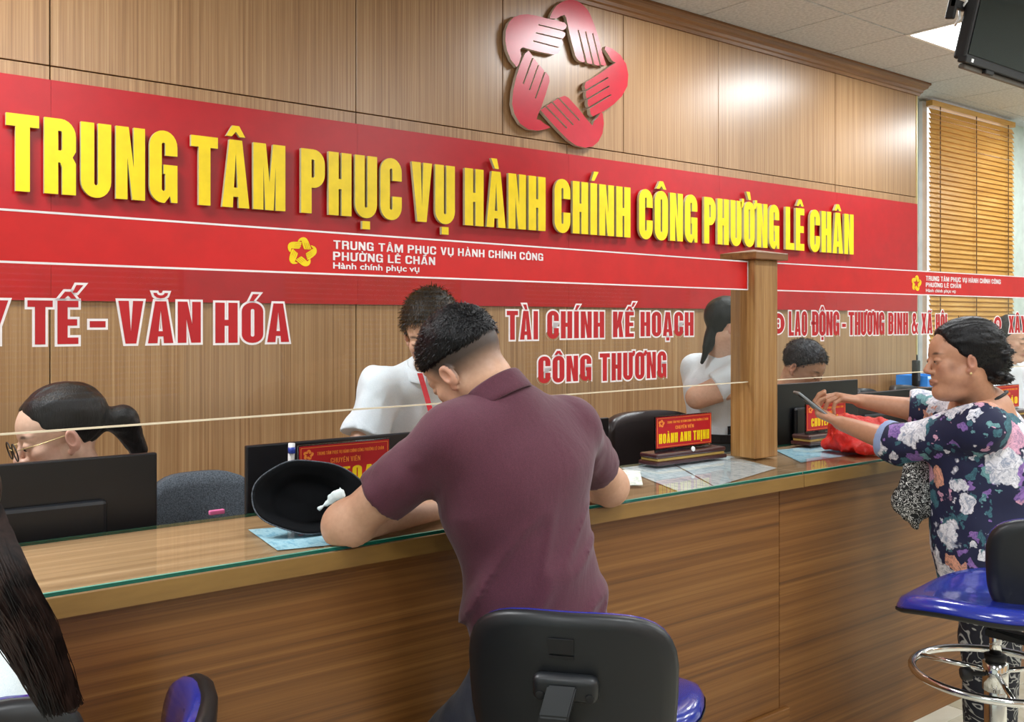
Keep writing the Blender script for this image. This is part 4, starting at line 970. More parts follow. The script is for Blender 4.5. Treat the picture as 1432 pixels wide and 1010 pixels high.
def collar(parent, c, axis, fwd, r, hgt, mat, open_=.5, th=.004, name='collar', flare=.014, tilt=0):
    """folded shirt collar: ring strip around axis, open at the front"""
    axis = Vector(axis).normalized(); fwd = (Vector(fwd) - axis * Vector(fwd).dot(axis)).normalized(); sd = fwd.cross(axis)
    bm = bmesh.new(); n = 28; rows = []
    for i in range(n + 1):
        a = open_ + (2 * math.pi - 2 * open_) * i / n; d = fwd * math.cos(a) + sd * math.sin(a); back = (1 - math.cos(a)) / 2
        hh = hgt * (.75 + .25 * back); drop = -axis * (.012 * (1 - back))
        pr = [d * (r + .001) + axis * 0, d * (r * 1.0) + axis * hh * .5, d * (r + .003) + axis * hh, d * (r + .010) + axis * (hh * .98), d * (r + flare) + axis * hh * .45, d * (r + flare + .008) - axis * hh * .12, d * (r + flare) - axis * hh * .14]
        rows.append([bm.verts.new(Vector(c) + p + drop) for p in pr])
    for A, B in zip(rows, rows[1:]):
        for k in range(len(A) - 1): bm.faces.new((A[k], A[k+1], B[k+1], B[k]))
    o = link(name, bm_me(bm), mat, parent, True); md = o.modifiers.new('s', 'SOLIDIFY'); md.thickness = .0025; md2 = o.modifiers.new('ss', 'SUBSURF'); md2.levels = 1; md2.render_levels = 1; return o
def wrinkle(amp, freq, warp=0):
    fr = np.array(freq, np.float32); return lambda P: amp * vnoise(P * fr) + amp * .5 * vnoise(P * fr * 2.1 + 7)
def person(label, loc): return thing('person', label, 'person', loc)
# ------------------------------------------------------------------ the man in the maroon shirt
def maroon_man():
    pel = atF(762, 938, 2.09); chest = atF(722, 665, 2.09); nb = atF(690, 556, 2.08)
    sL, sR = atF(632, 614, 2.00), atF(793, 600, 2.20)
    eL, eR = atF(485, 735, 2.08), atF(851, 680, 2.52)
    wL, wR = atF(628, 714, 2.38), atF(772, 700, 2.66)
    side = (sR - sL).normalized(); fw = Vector((-.06, .99, 0))
    t = person('man in a maroon short-sleeved shirt leaning on the counter, seen from behind', (pel.x, pel.y, 0))
    hc = atF(651, 512, 2.10); hf = Vector((-.10, .72, -.62))
    W, F, C, hm = make_head(hc, hf, (0, 0, 1), R(-14), .98, nb + Vector((0, 0, -.02)), 'tan', .003, fade=1, neck_r=.060)
    parts = [(W, F, C)]
    for S, E_, Wr, sgn in ((sL, eL, wL, 1), (sR, eR, wR, -1)):
        s = SD(); s.add(cap(S, E_, .056, .044)); s.add(cap(E_, Wr, .043, .028), .03); s.add(cap(E_ + Vector((0, 0, .0)), E_, .046), .03)
        add_hand(s, Wr, (Wr - E_), Vector((0, 0, -1)), sgn, [(.35, .5, .4)] * 4)
        hw = Wr + (Wr - E_).normalized() * .2; lo, hi = bounds([S, E_, Wr, hw], .075)
        s.cut(lambda P: CTOP + .0015 - P[:, 2] - 10 * (P[:, 1] < CY0 - .01), .0)
        parts.append(skin_piece(s, lo, hi, .0042, 'tan'))
    body_obj(parts, t)
    # shirt
    s = SD(); waist = pel.lerp(chest, .42)
    s.add(ecap(pel + Vector((0, 0, .02)), waist, .172, .125, .158, .112, side)); s.add(ecap(waist, chest, .158, .112, .178, .122, side), .04)
    s.add(ecap(chest, nb + Vector((0, 0, -.06)) - fw * .02, .178, .118, .12, .085, side), .05)
    for S in (sL, sR): s.add(cap(nb + Vector((.012, 0, -.035)), S + Vector((0, 0, .0)), .052, .052), .06); s.add(cap(chest + (S - chest) * .35, S, .09, .054), .07)
    def folds(P):
        x = (P - A3(CAM)) @ A3(Rt); z = P[:, 2]; al = x * .50 + z * .87; ac = x * .87 - z * .50
        n = vnoise(np.stack([ac * 19 + 3, al * 2.6, P[:, 1] * 2 + 5], 1)); ridge = np.clip(1 - np.abs(n) * 5, 0, 1) ** 1.5
        w = np.clip((1.16 - z) / .22, 0, 1) * np.clip((z - .74) / .05, .3, 1)
        n2 = vnoise(np.stack([ac * 9 + 11, al * 2.2 + 4, P[:, 1] * 2], 1))
        return -.012 * w * ridge - .010 * w * n2 + .002 * vnoise(P * 12)
    s.disp(folds)
    hem = [(sL, eL, .66), (sR, eR, .62)]
    for S, E_, k in hem:
        d = (E_ - S).normalized(); e2 = S + (E_ - S) * (k + .12); arm = SD(); arm.add(ecap(S, e2, .066, .068, .064, .068, Vector((0, 0, 1)))); arm.cut(plane(S + (E_ - S) * k, d), .002)
        wv = wrinkle(.003, (26, 26, 26)); arm.disp(wv); s.add(arm, .03)
    s.sub(cap(nb + Vector((0, 0, -.0)), hc.lerp(nb, .3), .050), .004)
    s.cut(plane(pel + Vector((0, 0, -.075)), (0, 0, -1)), .004)
    lo, hi = bounds([pel + Vector((-.12, -.12, -.1)), pel + Vector((.12, .12, 0)), sL, sR, eL.lerp(sL, .2), eR.lerp(sR, .2), nb + Vector((0, 0, .0))], .12)
    sd_obj('shirt', s, lo, hi, .0065, M['maroon'], t, 2)
    ax = (hc - nb).normalized() * .8 + Vector((0, 0, .45)); collar(t, nb + Vector((.004, -.004, -.006)), ax, fw, .066, .046, M['maroon'], .4)
    # hair: short, faded sides
    cap_hair(hm, t, M['hair_black'], ([-.1, .02, .05, .08, .12], [.0, .03, .055, .085, .10]), ([-.13, -.09, -.03, .03, .06, .1], [.012, .010, .024, .040, .050, .06]), vol=(.085, .105, .092), cen=(0, -.016, .042), amp=.0022, strands=9000, slen=.015, sdir=(.1, .9, -.1), freq=(50, 50, 50))
    # trousers and shoes
    s = SD(); hL, hR = pel - side * .09 + Vector((0, 0, -.03)), pel + side * .09 + Vector((0, 0, -.03))
    kL = atF(585, 1085, 2.20); kR = pel + Vector((.22, .12, -.24))
    aL, aR = kL + Vector((.12, -.12, -.28)), kR + Vector((-.06, -.12, -.24))
    s.add(ecap(pel + Vector((0, 0, -.04)), pel + Vector((0, 0, .03)), .175, .135, .165, .125, side))
    for h_, k_, a_ in ((hL, kL, aL), (hR, kR, aR)): s.add(cap(h_, k_, .092, .066), .04); s.add(cap(k_, a_, .064, .048), .03)
    s.disp(wrinkle(.005, (14, 14, 14))); lo, hi = bounds([pel, kL, kR, aL, aR], .16); sd_obj('trousers', s, lo, hi, .009, M['navy'], t, 2)
    for a_ in (aL, aR):
        s = SD(); s.add(ecap(a_ + Vector((0, .0, -.055)), a_ + Vector((0, .15, -.07)), .04, .035, .045, .026, (1, 0, 0))); lo, hi = bounds([a_, a_ + Vector((0, .15, -.07))], .08); sd_obj('shoe', s, lo, hi, .008, M['shoe'], t)
    return pel
MP = maroon_man()

# ------------------------------------------------------------------ drafting stools
def rot_pts(bm_mesh, mt): bm_mesh.transform(mt); return bm_mesh
def stool(label, c, seat_z, yaw, back_c, back_az, back_w=.41, back_h=.33, ring=True, seat_w=.47, blz=0, emboss=True):
    """c=(x,y) of the column; yaw: way the stool faces (radians from +Y, clockwise positive)"""
    t = thing('bar_stool', label, 'stool', (c[0], c[1], 0)); mt = Matrix.Translation((c[0], c[1], 0)) @ Matrix.Rotation(-yaw, 4, 'Z')
    # seat: saddle cushion
    bm = bmesh.new(); n = 40; rings = []; prof = [(.02, .052), (.35, .050), (.7, .048), (.88, .046), (.96, .036), (1.0, .018), (1.0, .006)]
    def outl(a, k): 
        ex = .74; ca, sa = math.cos(a), math.sin(a); x = math.copysign(abs(ca) ** ex, ca) * seat_w / 2 * k; y = math.copysign(abs(sa) ** ex, sa) * .215 * k
        if y < 0: x *= 1 - .22 * (abs(y) / .215) ** 2
        return x, y
    top = bm.verts.new((0, 0, seat_z + .045))
    for k, z in prof:
        r = []
        for i in range(n):
            x, y = outl(2*math.pi*i/n, k); zz = seat_z + z + .028 * (x / (seat_w/2)) ** 2 * (k > .3) - .022 * max(0, y / .215) ** 2 + .03 * max(0, -y / .215) ** 3 - .006 * (1 - k)
            r.append(bm.verts.new((x, y, zz)))
        rings.append(r)
    for i in range(n): bm.faces.new((top, rings[0][i], rings[0][(i+1) % n]))
    for A, B in zip(rings, rings[1:]):
        for i in range(n): bm.faces.new((A[i], B[i], B[(i+1) % n], A[(i+1) % n]))
    bm.faces.new(rings[-1]); o = link('seat', tf(bm_me(bm), mt), M['blue_vinyl'], t, True)
    bm = bmesh.new(); ra = []
    for k, dz in ((1.012, .012), (1.012, .006), (.97, .000), (.5, -.004)):
        r = []
        for i in range(n):
            x, y = outl(2*math.pi*i/n, k); zz = seat_z + dz + .028 * (x / (seat_w/2)) ** 2 - .022 * max(0, y/.215) ** 2 + .03 * max(0, -y/.215) ** 3; r.append(bm.verts.new((x, y, zz)))
        ra.append(r)
    for A, B in zip(ra, ra[1:]):
        for i in range(n): bm.faces.new((A[i], B[i], B[(i+1) % n], A[(i+1) % n]))
    bm.faces.new(ra[-1]); link('seat_shell', tf(bm_me(bm), mt), M['black_rubber'], t, True)
    # back: upholstered front, black shell behind
    bmt = Matrix.Translation(back_c) @ Matrix.Rotation(-back_az, 4, 'Z') @ Matrix.Rotation(R(6), 4, 'X')
    def pad(k0, y0, y1, kk, bulge, mat, nm):
        bm = bmesh.new(); rg = []; N = 36
        def pt(a, k):
            ca, sa = math.cos(a), math.sin(a); x = math.copysign(abs(ca) ** .55, ca) * back_w/2 * k; z = math.copysign(abs(sa) ** .6, sa) * back_h/2 * k
            x *= 1 + .04 * z / (back_h/2); return x, z
        for k, y in ((.02, y0 - bulge), (.5, y0 - bulge * .9), (.85, y0 - bulge * .5), (.97, y0), (1.0, (y0 + y1) / 2), (.985, y1)):
            r = []
            for i in range(N):
                x, z = pt(2*math.pi*i/N, k * kk); r.append(bm.verts.new((x, y - .045 * -(x / (back_w/2)) ** 2 * 1.0, z)))
            rg.append(r)
        for A, B in zip(rg, rg[1:]):
            for i in range(N): bm.faces.new((A[i], B[i], B[(i+1) % N], A[(i+1) % N]))
        bm.faces.new(rg[0]); bm.faces.new(rg[-1]); return link(nm, tf(bm_me(bm), bmt), mat, t, True)
    sh = pad(1, -.012, .012, 1.0, .004, M['black_plastic'], 'back_shell')
    # upholstery faces forward (+y local): build mirrored
    bm = bmesh.new(); N = 36; rg = []
    for k, y in ((.96, .011), (.975, .022), (.93, .036), (.7, .046), (.02, .048)):
        r = []
        for i in range(N):
            a = 2*math.pi*i/N; ca, sa = math.cos(a), math.sin(a); x = math.copysign(abs(ca) ** .55, ca) * back_w/2 * k * 1.0; z = math.copysign(abs(sa) ** .6, sa) * back_h/2 * k; x *= 1 + .04 * z/(back_h/2)
            r.append(bm.verts.new((x, y + .045 * (x/(back_w/2)) ** 2, z)))
        rg.append(r)
    for A, B in zip(rg, rg[1:]):
        for i in range(N): bm.faces.new((A[i], B[i], B[(i+1) % N], A[(i+1) % N]))
    bm.faces.new(rg[-1]); link('back_cushion', tf(bm_me(bm), bmt), M['blue_vinyl'], t, True)
    if emboss:
        bm = bmesh.new(); add_box(bm, (-.034, -.0190, .092), (.014, -.0155, .120)); add_box(bm, (-.033, -.0190, .082), (.014, -.0158, .088)); link('maker_plate', tf(bm_me(bm), bmt), M['black_rubber'], t)
    s = bmesh.new(); add_box(s, (-.062, -.044, .008), (.062, -.012, .058), .014, 3); br = link('back_bracket', tf(bm_me(s), bmt), M['black_plastic'], t, True)
    for sx in (-1, 1):
        me = lathe_me([(.008, 0), (.008, .004), (.004, .0045)], (0, 0, 0), 14); me.transform(bmt @ Matrix.Translation((sx * .046, -.0425, .022)) @ Matrix.Rotation(R(90), 4, 'X')); link('bolt_hole', me, M['black_rubber'], br)
    # stem from back to under the seat
    w2l = lambda v: bmt @ Vector(v)
    bm = bmesh.new(); p = [w2l((-.004, -.040, .040)), w2l((-.016, -.066, -.005)), w2l((-.028, -.074, -.06)), Vector((back_c[0], back_c[1], seat_z - .05)).lerp(Vector((c[0], c[1], seat_z - .05)), .05), Vector((c[0], c[1], seat_z - .05))]
    xd = (w2l((1, 0, 0)) - w2l((0, 0, 0))).normalized(); rows = []
    for i, q in enumerate(p):
        tg = (p[min(i+1, 4)] - p[max(i-1, 0)]).normalized(); nn = tg.cross(xd).normalized(); a, b_ = (.027, .012); rows.append([bm.verts.new(q + xd * a + nn * b_), bm.verts.new(q - xd * a + nn * b_), bm.verts.new(q - xd * a - nn * b_), bm.verts.new(q + xd * a - nn * b_)])
    for A, B in zip(rows, rows[1:]):
        for i in range(4): bm.faces.new((A[i], B[i], B[(i+1) % 4], A[(i+1) % 4]))
    bm.faces.new(rows[0]); bm.faces.new(rows[-1]); bmesh.ops.bevel(bm, geom=list(bm.edges), offset=.003, segments=2, affect='EDGES'); link('back_stem', bm_me(bm), M['black_plastic'], t)
    bm = bmesh.new(); add_box(bm, (-.062, -.104, -.075), (.004, -.05, -.030), .006, 2); link('height_grip', tf(bm_me(bm), bmt), M['black_plastic'], t, True)
    # gas lift, ring, base
    z0 = seat_z - .03
    link('piston', lathe_me([(.014, seat_z - .12), (.014, z0)], (c[0], c[1], 0), 20), M['chrome'], t, True)
    link('column', lathe_me([(.026, .10), (.026, seat_z - .20), (.022, seat_z - .19)], (c[0], c[1], 0), 24), M['chrome'], t, True)
    link('collar_ring', lathe_me([(.022, seat_z - .122), (.026, seat_z - .118), (.026, seat_z - .106), (.018, seat_z - .104)], (c[0], c[1], 0), 24), M['black_rubber'], t, True)
    link('ring_hub', lathe_me([(.030, seat_z - .195), (.030, seat_z - .125), (.024, seat_z - .122)], (c[0], c[1], 0), 24), M['chrome'], t, True)
    rz = seat_z - .155; pts = [(c[0] + .195 * math.cos(2*math.pi*i/40), c[1] + .195 * math.sin(2*math.pi*i/40), rz) for i in range(40)]
    tube('foot_ring', pts, .010, M['chrome'], t, 12, True)
    for k in range(3):
        a = R(120 * k + 97); tube('ring_spoke', [(c[0] + .028 * math.cos(a), c[1] + .028 * math.sin(a), rz + .005), (c[0] + .190 * math.cos(a), c[1] + .190 * math.sin(a), rz + .002)], .0065, M['chrome'], t)
    a = R(142); tube('ring_knob', [(c[0] + .03 * math.cos(a), c[1] + .03 * math.sin(a), rz), (c[0] + .062 * math.cos(a), c[1] + .062 * math.sin(a), rz), (c[0] + .064 * math.cos(a), c[1] + .064 * math.sin(a), rz + .001), (c[0] + .085 * math.cos(a), c[1] + .085 * math.sin(a), rz)], [.006, .006, .017, .016], M['black_rubber'], t)
    for k in range(5):
        a = R(72 * k + 10); e = (c[0] + .29 * math.cos(a), c[1] + .29 * math.sin(a)); tube('leg', [(c[0], c[1], .10), (e[0], e[1], .055)], [.022, .016], M['chrome'], t)
        link('foot_glide', lathe_me([(.012, .0), (.02, .004), (.02, .03), (.012, .045)], (e[0], e[1], 0), 14), M['black_rubber'], t, True)
    return t
bc = atF(795, 975, 1.80)
stool('blue bar stool under the maroon man, its black back shell toward the viewer', (lambda q: (q.x, q.y))(atF(835, 900, 2.14)), .600, R(52), bc, R(50), .405, .325)
sc_ = atF(1392, 850, 2.42)
stool('blue bar stool standing empty at the right, beside the woman in floral', (sc_.x, sc_.y), .745, R(-8), atF(1506, 806, 2.28), R(48), .38, .27, emboss=False)
b3 = atF(280, 1108, 1.62)
stool('blue bar stool seen edge-on at the lower left, only its back top showing', (b3.x - .28, b3.y - .02), .56, R(-82), b3, R(-70), .40, .33, emboss=False)
b4 = atF(-155, 1196, 1.06)
stool('blue bar stool under the long-haired woman at the lower left corner', (b4.x - .0, b4.y + .22), .56, R(0), b4, R(5), .42, .30, emboss=False)

# ------------------------------------------------------------------ the woman in the floral dress
def floral_woman():
    hc = atF(1341, 503, 3.05); f = Vector((-.72, .66, -.06)); nb = atF(1372, 562, 3.10)
    pel = atF(1392, 742, 3.12); fw = Vector((-.45, .89, 0)).normalized(); lf = Vector((0, 0, 1)).cross(fw); side = -lf
    t = person('older woman in a floral dress holding a phone, leaning on the counter', (pel.x, pel.y, 0))
    W, F, C, hm = make_head(hc, f, (0, 0, 1), R(3), .99, nb + Vector((0, 0, -.03)), 'old', .003, fat=.14, fem=True, neck_r=.060, spots=True)
    parts = [(W, F, C)]
    sL = nb + lf * .165 + Vector((0, 0, -.065)); sR = nb - lf * .165 + Vector((0, 0, -.055)) + fw * .02
    eL = atF(1262, 622, 3.20); eR = atF(1290, 575, 3.42)
    wL = atF(1176, 592, 3.40); wR = atF(1204, 561, 3.50)
    # left hand under and round the phone
    ph = atF(1131, 563, 3.44)
    s = SD(); s.add(cap(sL, eL, .055, .045)); s.add(cap(eL, wL, .046, .026), .03)
    hd = (atF(1141, 577, 3.46) - wL); nL = Vector((.15, .2, .9))
    add_hand(s, wL, hd, nL, -1, [(.75, .85, .5), (.85, .85, .5), (.9, .85, .5), (.95, .9, .5)], .25, 1.0, .03, 1.0, tdir=(atF(1140, 566, 3.42) - atF(1172, 583, 3.38)))
    lo, hi = bounds([sL, eL, wL, atF(1120, 570, 3.45)], .08); parts.append(skin_piece(s, lo, hi, .0032, 'old'))
    s = SD(); s.add(cap(sR, eR, .055, .044)); s.add(cap(eR, wR, .045, .026), .03)
    add_hand(s, wR, (atF(1158, 552, 3.50) - wR), Vector((.0, .12, -.95)), 1, [(.35, .55, .4), (.5, .7, .5), (.6, .8, .5), (.7, .8, .5)], .1, 1.0, .05, tdir=(atF(1158, 565, 3.47) - atF(1190, 566, 3.47)))
    lo, hi = bounds([sR, eR, wR, atF(1140, 552, 3.5)], .09); parts.append(skin_piece(s, lo, hi, .0032, 'old'))
    s = SD(); s.add(cap(nb + Vector((0, 0, -.04)), nb + Vector((0, 0, -.2)) - fw * .03, .10, .12)); s.add(cap(sL, sR, .055), .05); lo, hi = bounds([sL, sR, nb + Vector((0, 0, -.2))], .14); parts.append(skin_piece(s, lo, hi, .007, 'old'))
    body_obj(parts, t)
    # phone
    a, b_ = atF(1113, 548, 3.44), atF(1152, 579, 3.44); u = (b_ - a).normalized(); L = .145; nrm = Vector((.45, -.35, .8)); nrm = (nrm - u * nrm.dot(u)).normalized(); v = u.cross(nrm)
    pt = thing('smartphone', 'smartphone in a clear case held by the woman in floral', 'phone', a.lerp(b_, .5)); mt = frame_mat(a, v, u, nrm)
    link('case', tf(box_me((-.036, 0, -.005), (.036, L, .004), .004, 3), mt), plain('phone_case', '8b8f92', .25), pt, True)
    link('display', tf(box_me((-.033, .004, .0042), (.033, L - .004, .0052)), mt), M['screen'], pt)
    link('camera_bump', tf(box_me((.006, .008, -.0075), (.030, .032, -.005), .001, 1), mt), M['black_rubber'], pt)
    # dress
    s = SD(); chest = nb.lerp(pel, .36) + fw * .015; waist = nb.lerp(pel, .70) + fw * .01
    s.add(ecap(nb + Vector((0, 0, -.07)), chest, .12, .085, .175, .155, side)); s.add(ecap(chest, waist, .175, .155, .180, .165, side), .05)
    s.add(ecap(waist, pel + Vector((0, 0, -.02)), .180, .165, .205, .19, side), .05); s.add(ecap(pel + Vector((0, 0, -.02)), pel + Vector((.0, 0, -.14)) + fw * .01, .205, .185, .20, .165, side), .05)
    for S in (sL, sR): s.add(cap(nb + Vector((0, 0, -.06)), S, .055, .066), .04)
    for S, E_, Wr, k in ((sL, eL, wL, .26), (sR, eR, wR, .22)):
        arm = SD(); arm.add(cap(S, E_, .074, .066)); q = E_.lerp(Wr, k); q2 = E_.lerp(Wr, k + .3); d = (Wr - E_).normalized(); arm.add(cap(E_, q2, .064, .058), .03); arm.cut(plane(q, d)); arm.disp(wrinkle(.004, (22, 22, 22)))
        s.add(arm, .03)
    s.disp(wrinkle(.006, (11, 11, 8)))
    s.sub(ell(nb + Vector((0, 0, .01)) - fw * .01, (.085, .085, .062)), .01); s.sub(cap(nb - fw * .10 + Vector((0, 0, .0)), nb - fw * .20 + Vector((0, 0, -.16)), .05, .008), .01)
    s.cut(plane(pel + Vector((0, 0, -.175)), (0.05, 0, -1)))
    lo, hi = bounds([nb + Vector((0, 0, .0)), pel + Vector((.14, .14, -.18)), pel - Vector((.14, .14, .18)), sL, sR, eL, eR, eL.lerp(wL, .4), eR.lerp(wR, .4)], .11); lo[2] = pel.z - .19
    sd_obj('dress', s, lo, hi, .007, M['floral'], t, 2)
    for E_, Wr, k in ((eL, wL, .26),):
        d = (Wr - E_).normalized(); cf = SD(); cf.add(cap(E_, E_.lerp(Wr, k + .25), .069, .064)); cf.cut(plane(E_.lerp(Wr, k + .015), d)); cf.cut(plane(E_.lerp(Wr, k - .13), -d)); cf.sub(cap(E_, Wr, .047, .03), .0)
        lo, hi = bounds([E_, E_.lerp(Wr, .4)], .09); sd_obj('cuff', cf, lo, hi, .004, M['cuff_blue'], t)
    # black cord round the neck
    pts = [nb + Vector((0, 0, -.01)) + (fw * math.cos(a) * .075 + lf * math.sin(a) * .085) + Vector((0, 0, -.045 * math.cos(a) + .0)) for a in [2*math.pi*i/24 for i in range(24)]]
    tube('neck_cord', pts, .005, M['black_rubber'], t, 8, True)
    # trousers
    s = SD()
    for q in (-1, 1):
        h_ = pel + side * .09 * q + Vector((0, 0, -.12)); k_ = h_ + Vector((.0, .02, -.22)); a_ = Vector((k_.x, k_.y - .0, .09)); s.add(cap(h_, k_, .11, .085), .03); s.add(cap(k_, a_, .085, .075), .03)
    s.disp(wrinkle(.005, (12, 12, 8))); lo, hi = bounds([pel + Vector((.1, .1, -.1)), Vector((pel.x, pel.y, .06))], .2); sd_obj('trousers', s, lo, hi, .011, M['swirl'], t, 1)
    for q in (-1, 1):
        h_ = pel + side * .09 * q; s = SD(); s.add(ecap(Vector((h_.x, h_.y, .045)) - fw * .03, Vector((h_.x, h_.y, .035)) + fw * .15, .038, .038, .045, .028, side)); lo, hi = bounds([(h_.x, h_.y, .04), Vector((h_.x, h_.y, .03)) + fw * .15], .08); lo[2] = .001; sd_obj('shoe', s, lo, hi, .008, M['shoe'], t)
    # hair: black, swept back into a curly bun
    ex = [(ell((0, -.098, -.012), (.066, .054, .075)), .02), (ell((.0, -.055, .050), (.084, .085, .080)), .02)]
    rs = random.Random(5)
    for i in range(34):
        a = rs.uniform(0, 6.28); b = rs.uniform(-1, 1); p = (.058 * math.cos(a) * math.sqrt(1-b*b), -.108 + .05 * math.sin(a) * math.sqrt(1-b*b), -.018 + .07 * b); ex.append((ell(p, (.017, .017, .013)), .005))
    cap_hair(hm, t, M['hair_black'], ([-.12, -.03, .0, .03, .06, .09, .12], [-.02, -.018, .004, .028, .052, .062, .075]), ([-.2, -.16, -.10, -.05, -.02, .02, .1], [-.09, -.09, -.085, -.08, -.002, .012, .04]), vol=(.088, .108, .094), cen=(0, -.022, .040), amp=.0035, extra=ex, strands=2500, slen=.014, sdir=(0, -.9, -.25), freq=(90, 25, 90))
    eyes(hm, t)
    # bare patch: earring
    q = loc2w(hm, [(-.088, .0, -.045)])[0]; bm = bmesh.new(); bmesh.ops.create_uvsphere(bm, u_segments=10, v_segments=8, radius=.004); me = bm_me(bm); me.transform(Matrix.Translation(Vector(q))); link('earring', me, M['gold_trim'], t, True)
    # scarf-like handbag hanging at her front
    sb_ = thing('scarf', 'black and white speckled scarf hanging below the floral elbow', 'scarf', atF(1275, 645, 3.16)); s = SD()
    s.add(ecap(atF(1282, 640, 3.16), atF(1270, 700, 3.16), .035, .022, .055, .03, Rt)); s.add(ecap(atF(1270, 700, 3.16), atF(1283, 738, 3.16), .05, .028, .012, .012, Rt), .03); s.add(ecap(atF(1300, 650, 3.17), atF(1296, 712, 3.17), .03, .02, .022, .018, Rt), .03)
    s.disp(wrinkle(.007, (45, 45, 12))); lo, hi = bounds([atF(1245, 630, 3.1), atF(1320, 750, 3.2)], .06); sd_obj('cloth', s, lo, hi, .005, M['speckle'], sb_, 1)
floral_woman()

# ------------------------------------------------------------------ staff behind the counter
def white_man():
    nb = atF(600, 515, 3.02); pel = Vector((nb.x + .12, nb.y + .42, .93)); hc = atF(603, 464, 2.91)
    t = person('man in a white shirt with red lanyard bending forward behind the maroon man', (pel.x, pel.y, 0))
    W, F, C, hm = make_head(hc, (-.62, -.62, -.42), (0, 0, 1), R(4), .98, nb + Vector((.03, .03, -.02)), 'fair', .0035, neck_r=.056)
    f = Vector((-.35, -.93, 0)).normalized(); side = Vector((f.y, -f.x, 0))   # person's right
    sR = atF(531, 542, 2.98); sL = atF(672, 545, 3.12); eR = atF(503, 634, 2.90); eL = atF(700, 640, 2.95); wR = eR + Vector((.16, -.16, -.05)); wL = eL + Vector((-.14, -.18, -.05))
    parts = [(W, F, C)]
    for S, E_, Wr, q in ((sR, eR, wR, 1), (sL, eL, wL, -1)):
        s = SD(); s.add(cap(S, E_, .05, .040)); s.add(cap(E_, Wr, .040, .026), .03); add_hand(s, Wr, Wr - E_, (0, 0, -1), q, [(.3, .4, .3)] * 4); lo, hi = bounds([S, E_, Wr, Wr + (Wr - E_).normalized() * .18], .07); parts.append(skin_piece(s, lo, hi, .0055, 'fair'))
    body_obj(parts, t); sdv = (sL - sR).normalized(); chest = sR.lerp(sL, .5) + Vector((.03, .08, -.10))
    s = SD(); s.add(ecap(pel, chest, .155, .115, .175, .12, sdv)); s.add(ecap(chest, nb + Vector((0, .03, -.05)), .17, .115, .10, .075, sdv), .05)
    for S in (sR, sL): s.add(cap(nb + Vector((0, .02, -.03)), S, .048, .062), .04)
    for S, E_ in ((sR, eR), (sL, eL)):
        arm = SD(); d = (E_ - S).normalized(); arm.add(cap(S, S + (E_ - S) * .95, .064, .072)); arm.cut(plane(S + (E_ - S) * .74, d)); arm.disp(wrinkle(.004, (24, 24, 24))); s.add(arm, .03)
    s.disp(wrinkle(.009, (13, 13, 8))); s.sub(cap(nb + Vector((0, 0, -.02)), hc, .046), .004); lo, hi = bounds([pel + Vector((.1, .1, 0)), pel - Vector((.1, .1, 0)), sR, sL, nb, eR.lerp(sR, .2), eL.lerp(sL, .2)], .12); hi[2] = nb.z + .03
    sd_obj('shirt', s, lo, hi, .007, M['white_shirt'], t, 1)
    collar(t, nb + Vector((-.004, -.012, -.012)), (hc - nb).normalized() * .5 + Vector((0, 0, .9)), f, .066, .042, M['white_shirt'], .35)
    # lanyard
    for q, px in ((0, 603), (1, 640)):
        P = [nb + Vector((0, 0, -.01)) + f * .055 + sdv * (-.03 + .07 * q), nb + f * .115 + sdv * (-.02 + .05*q) + Vector((0, 0, -.08)), nb + f * .15 + sdv * (.005 + .01*q) + Vector((0, 0, -.20))]
        P = [atF(x, y, F_) for x, y, F_ in (((587, 522, 2.885), (597, 556, 2.87), (606, 590, 2.85)) if q == 0 else ((625, 530, 2.9), (622, 565, 2.86), (612, 592, 2.85)))]
        bm = bmesh.new(); rows = [[bm.verts.new(p + Rt * .008), bm.verts.new(p - Rt * .008), bm.verts.new(p - Rt * .008 + Fd * .002), bm.verts.new(p + Rt * .008 + Fd * .002)] for p in P]
        for A, B in zip(rows, rows[1:]):
            for i in range(4): bm.faces.new((A[i], B[i], B[(i+1) % 4], A[(i+1) % 4]))
        link('lanyard', bm_me(bm), M['red_cord'], t)
    cap_hair(hm, t, M['hair_black'], ([-.1, -.03, .02, .05, .08, .12], [.0, .018, .03, .055, .09, .10]), ([-.13, -.09, -.03, .0, .03, .06, .1], [-.06, -.05, -.01, .0, .03, .058, .06]), vol=(.086, .106, .094), cen=(0, -.014, .040), amp=.003, h=.004, strands=3000, slen=.028, sdir=(.2, .7, -.4), freq=(60, 60, 60))
    s = SD(); s.add(ecap(pel + Vector((0, 0, .05)), pel + Vector((0, 0, -.06)), .16, .12, .165, .13, sdv))
    for q in (-1, 1): h_ = pel + sdv * .085 * q; s.add(cap(h_ + Vector((0, 0, -.05)), (h_.x, h_.y, .5), .085, .065), .03); s.add(cap((h_.x, h_.y, .5), (h_.x, h_.y, .06), .065, .05), .03)
    lo, hi = bounds([pel + Vector((0, 0, .05)), (pel.x, pel.y, .05)], .2); lo[2] = .005; sd_obj('trousers', s, lo, hi, .014, M['dark_trousers'], t, 1)
white_man()

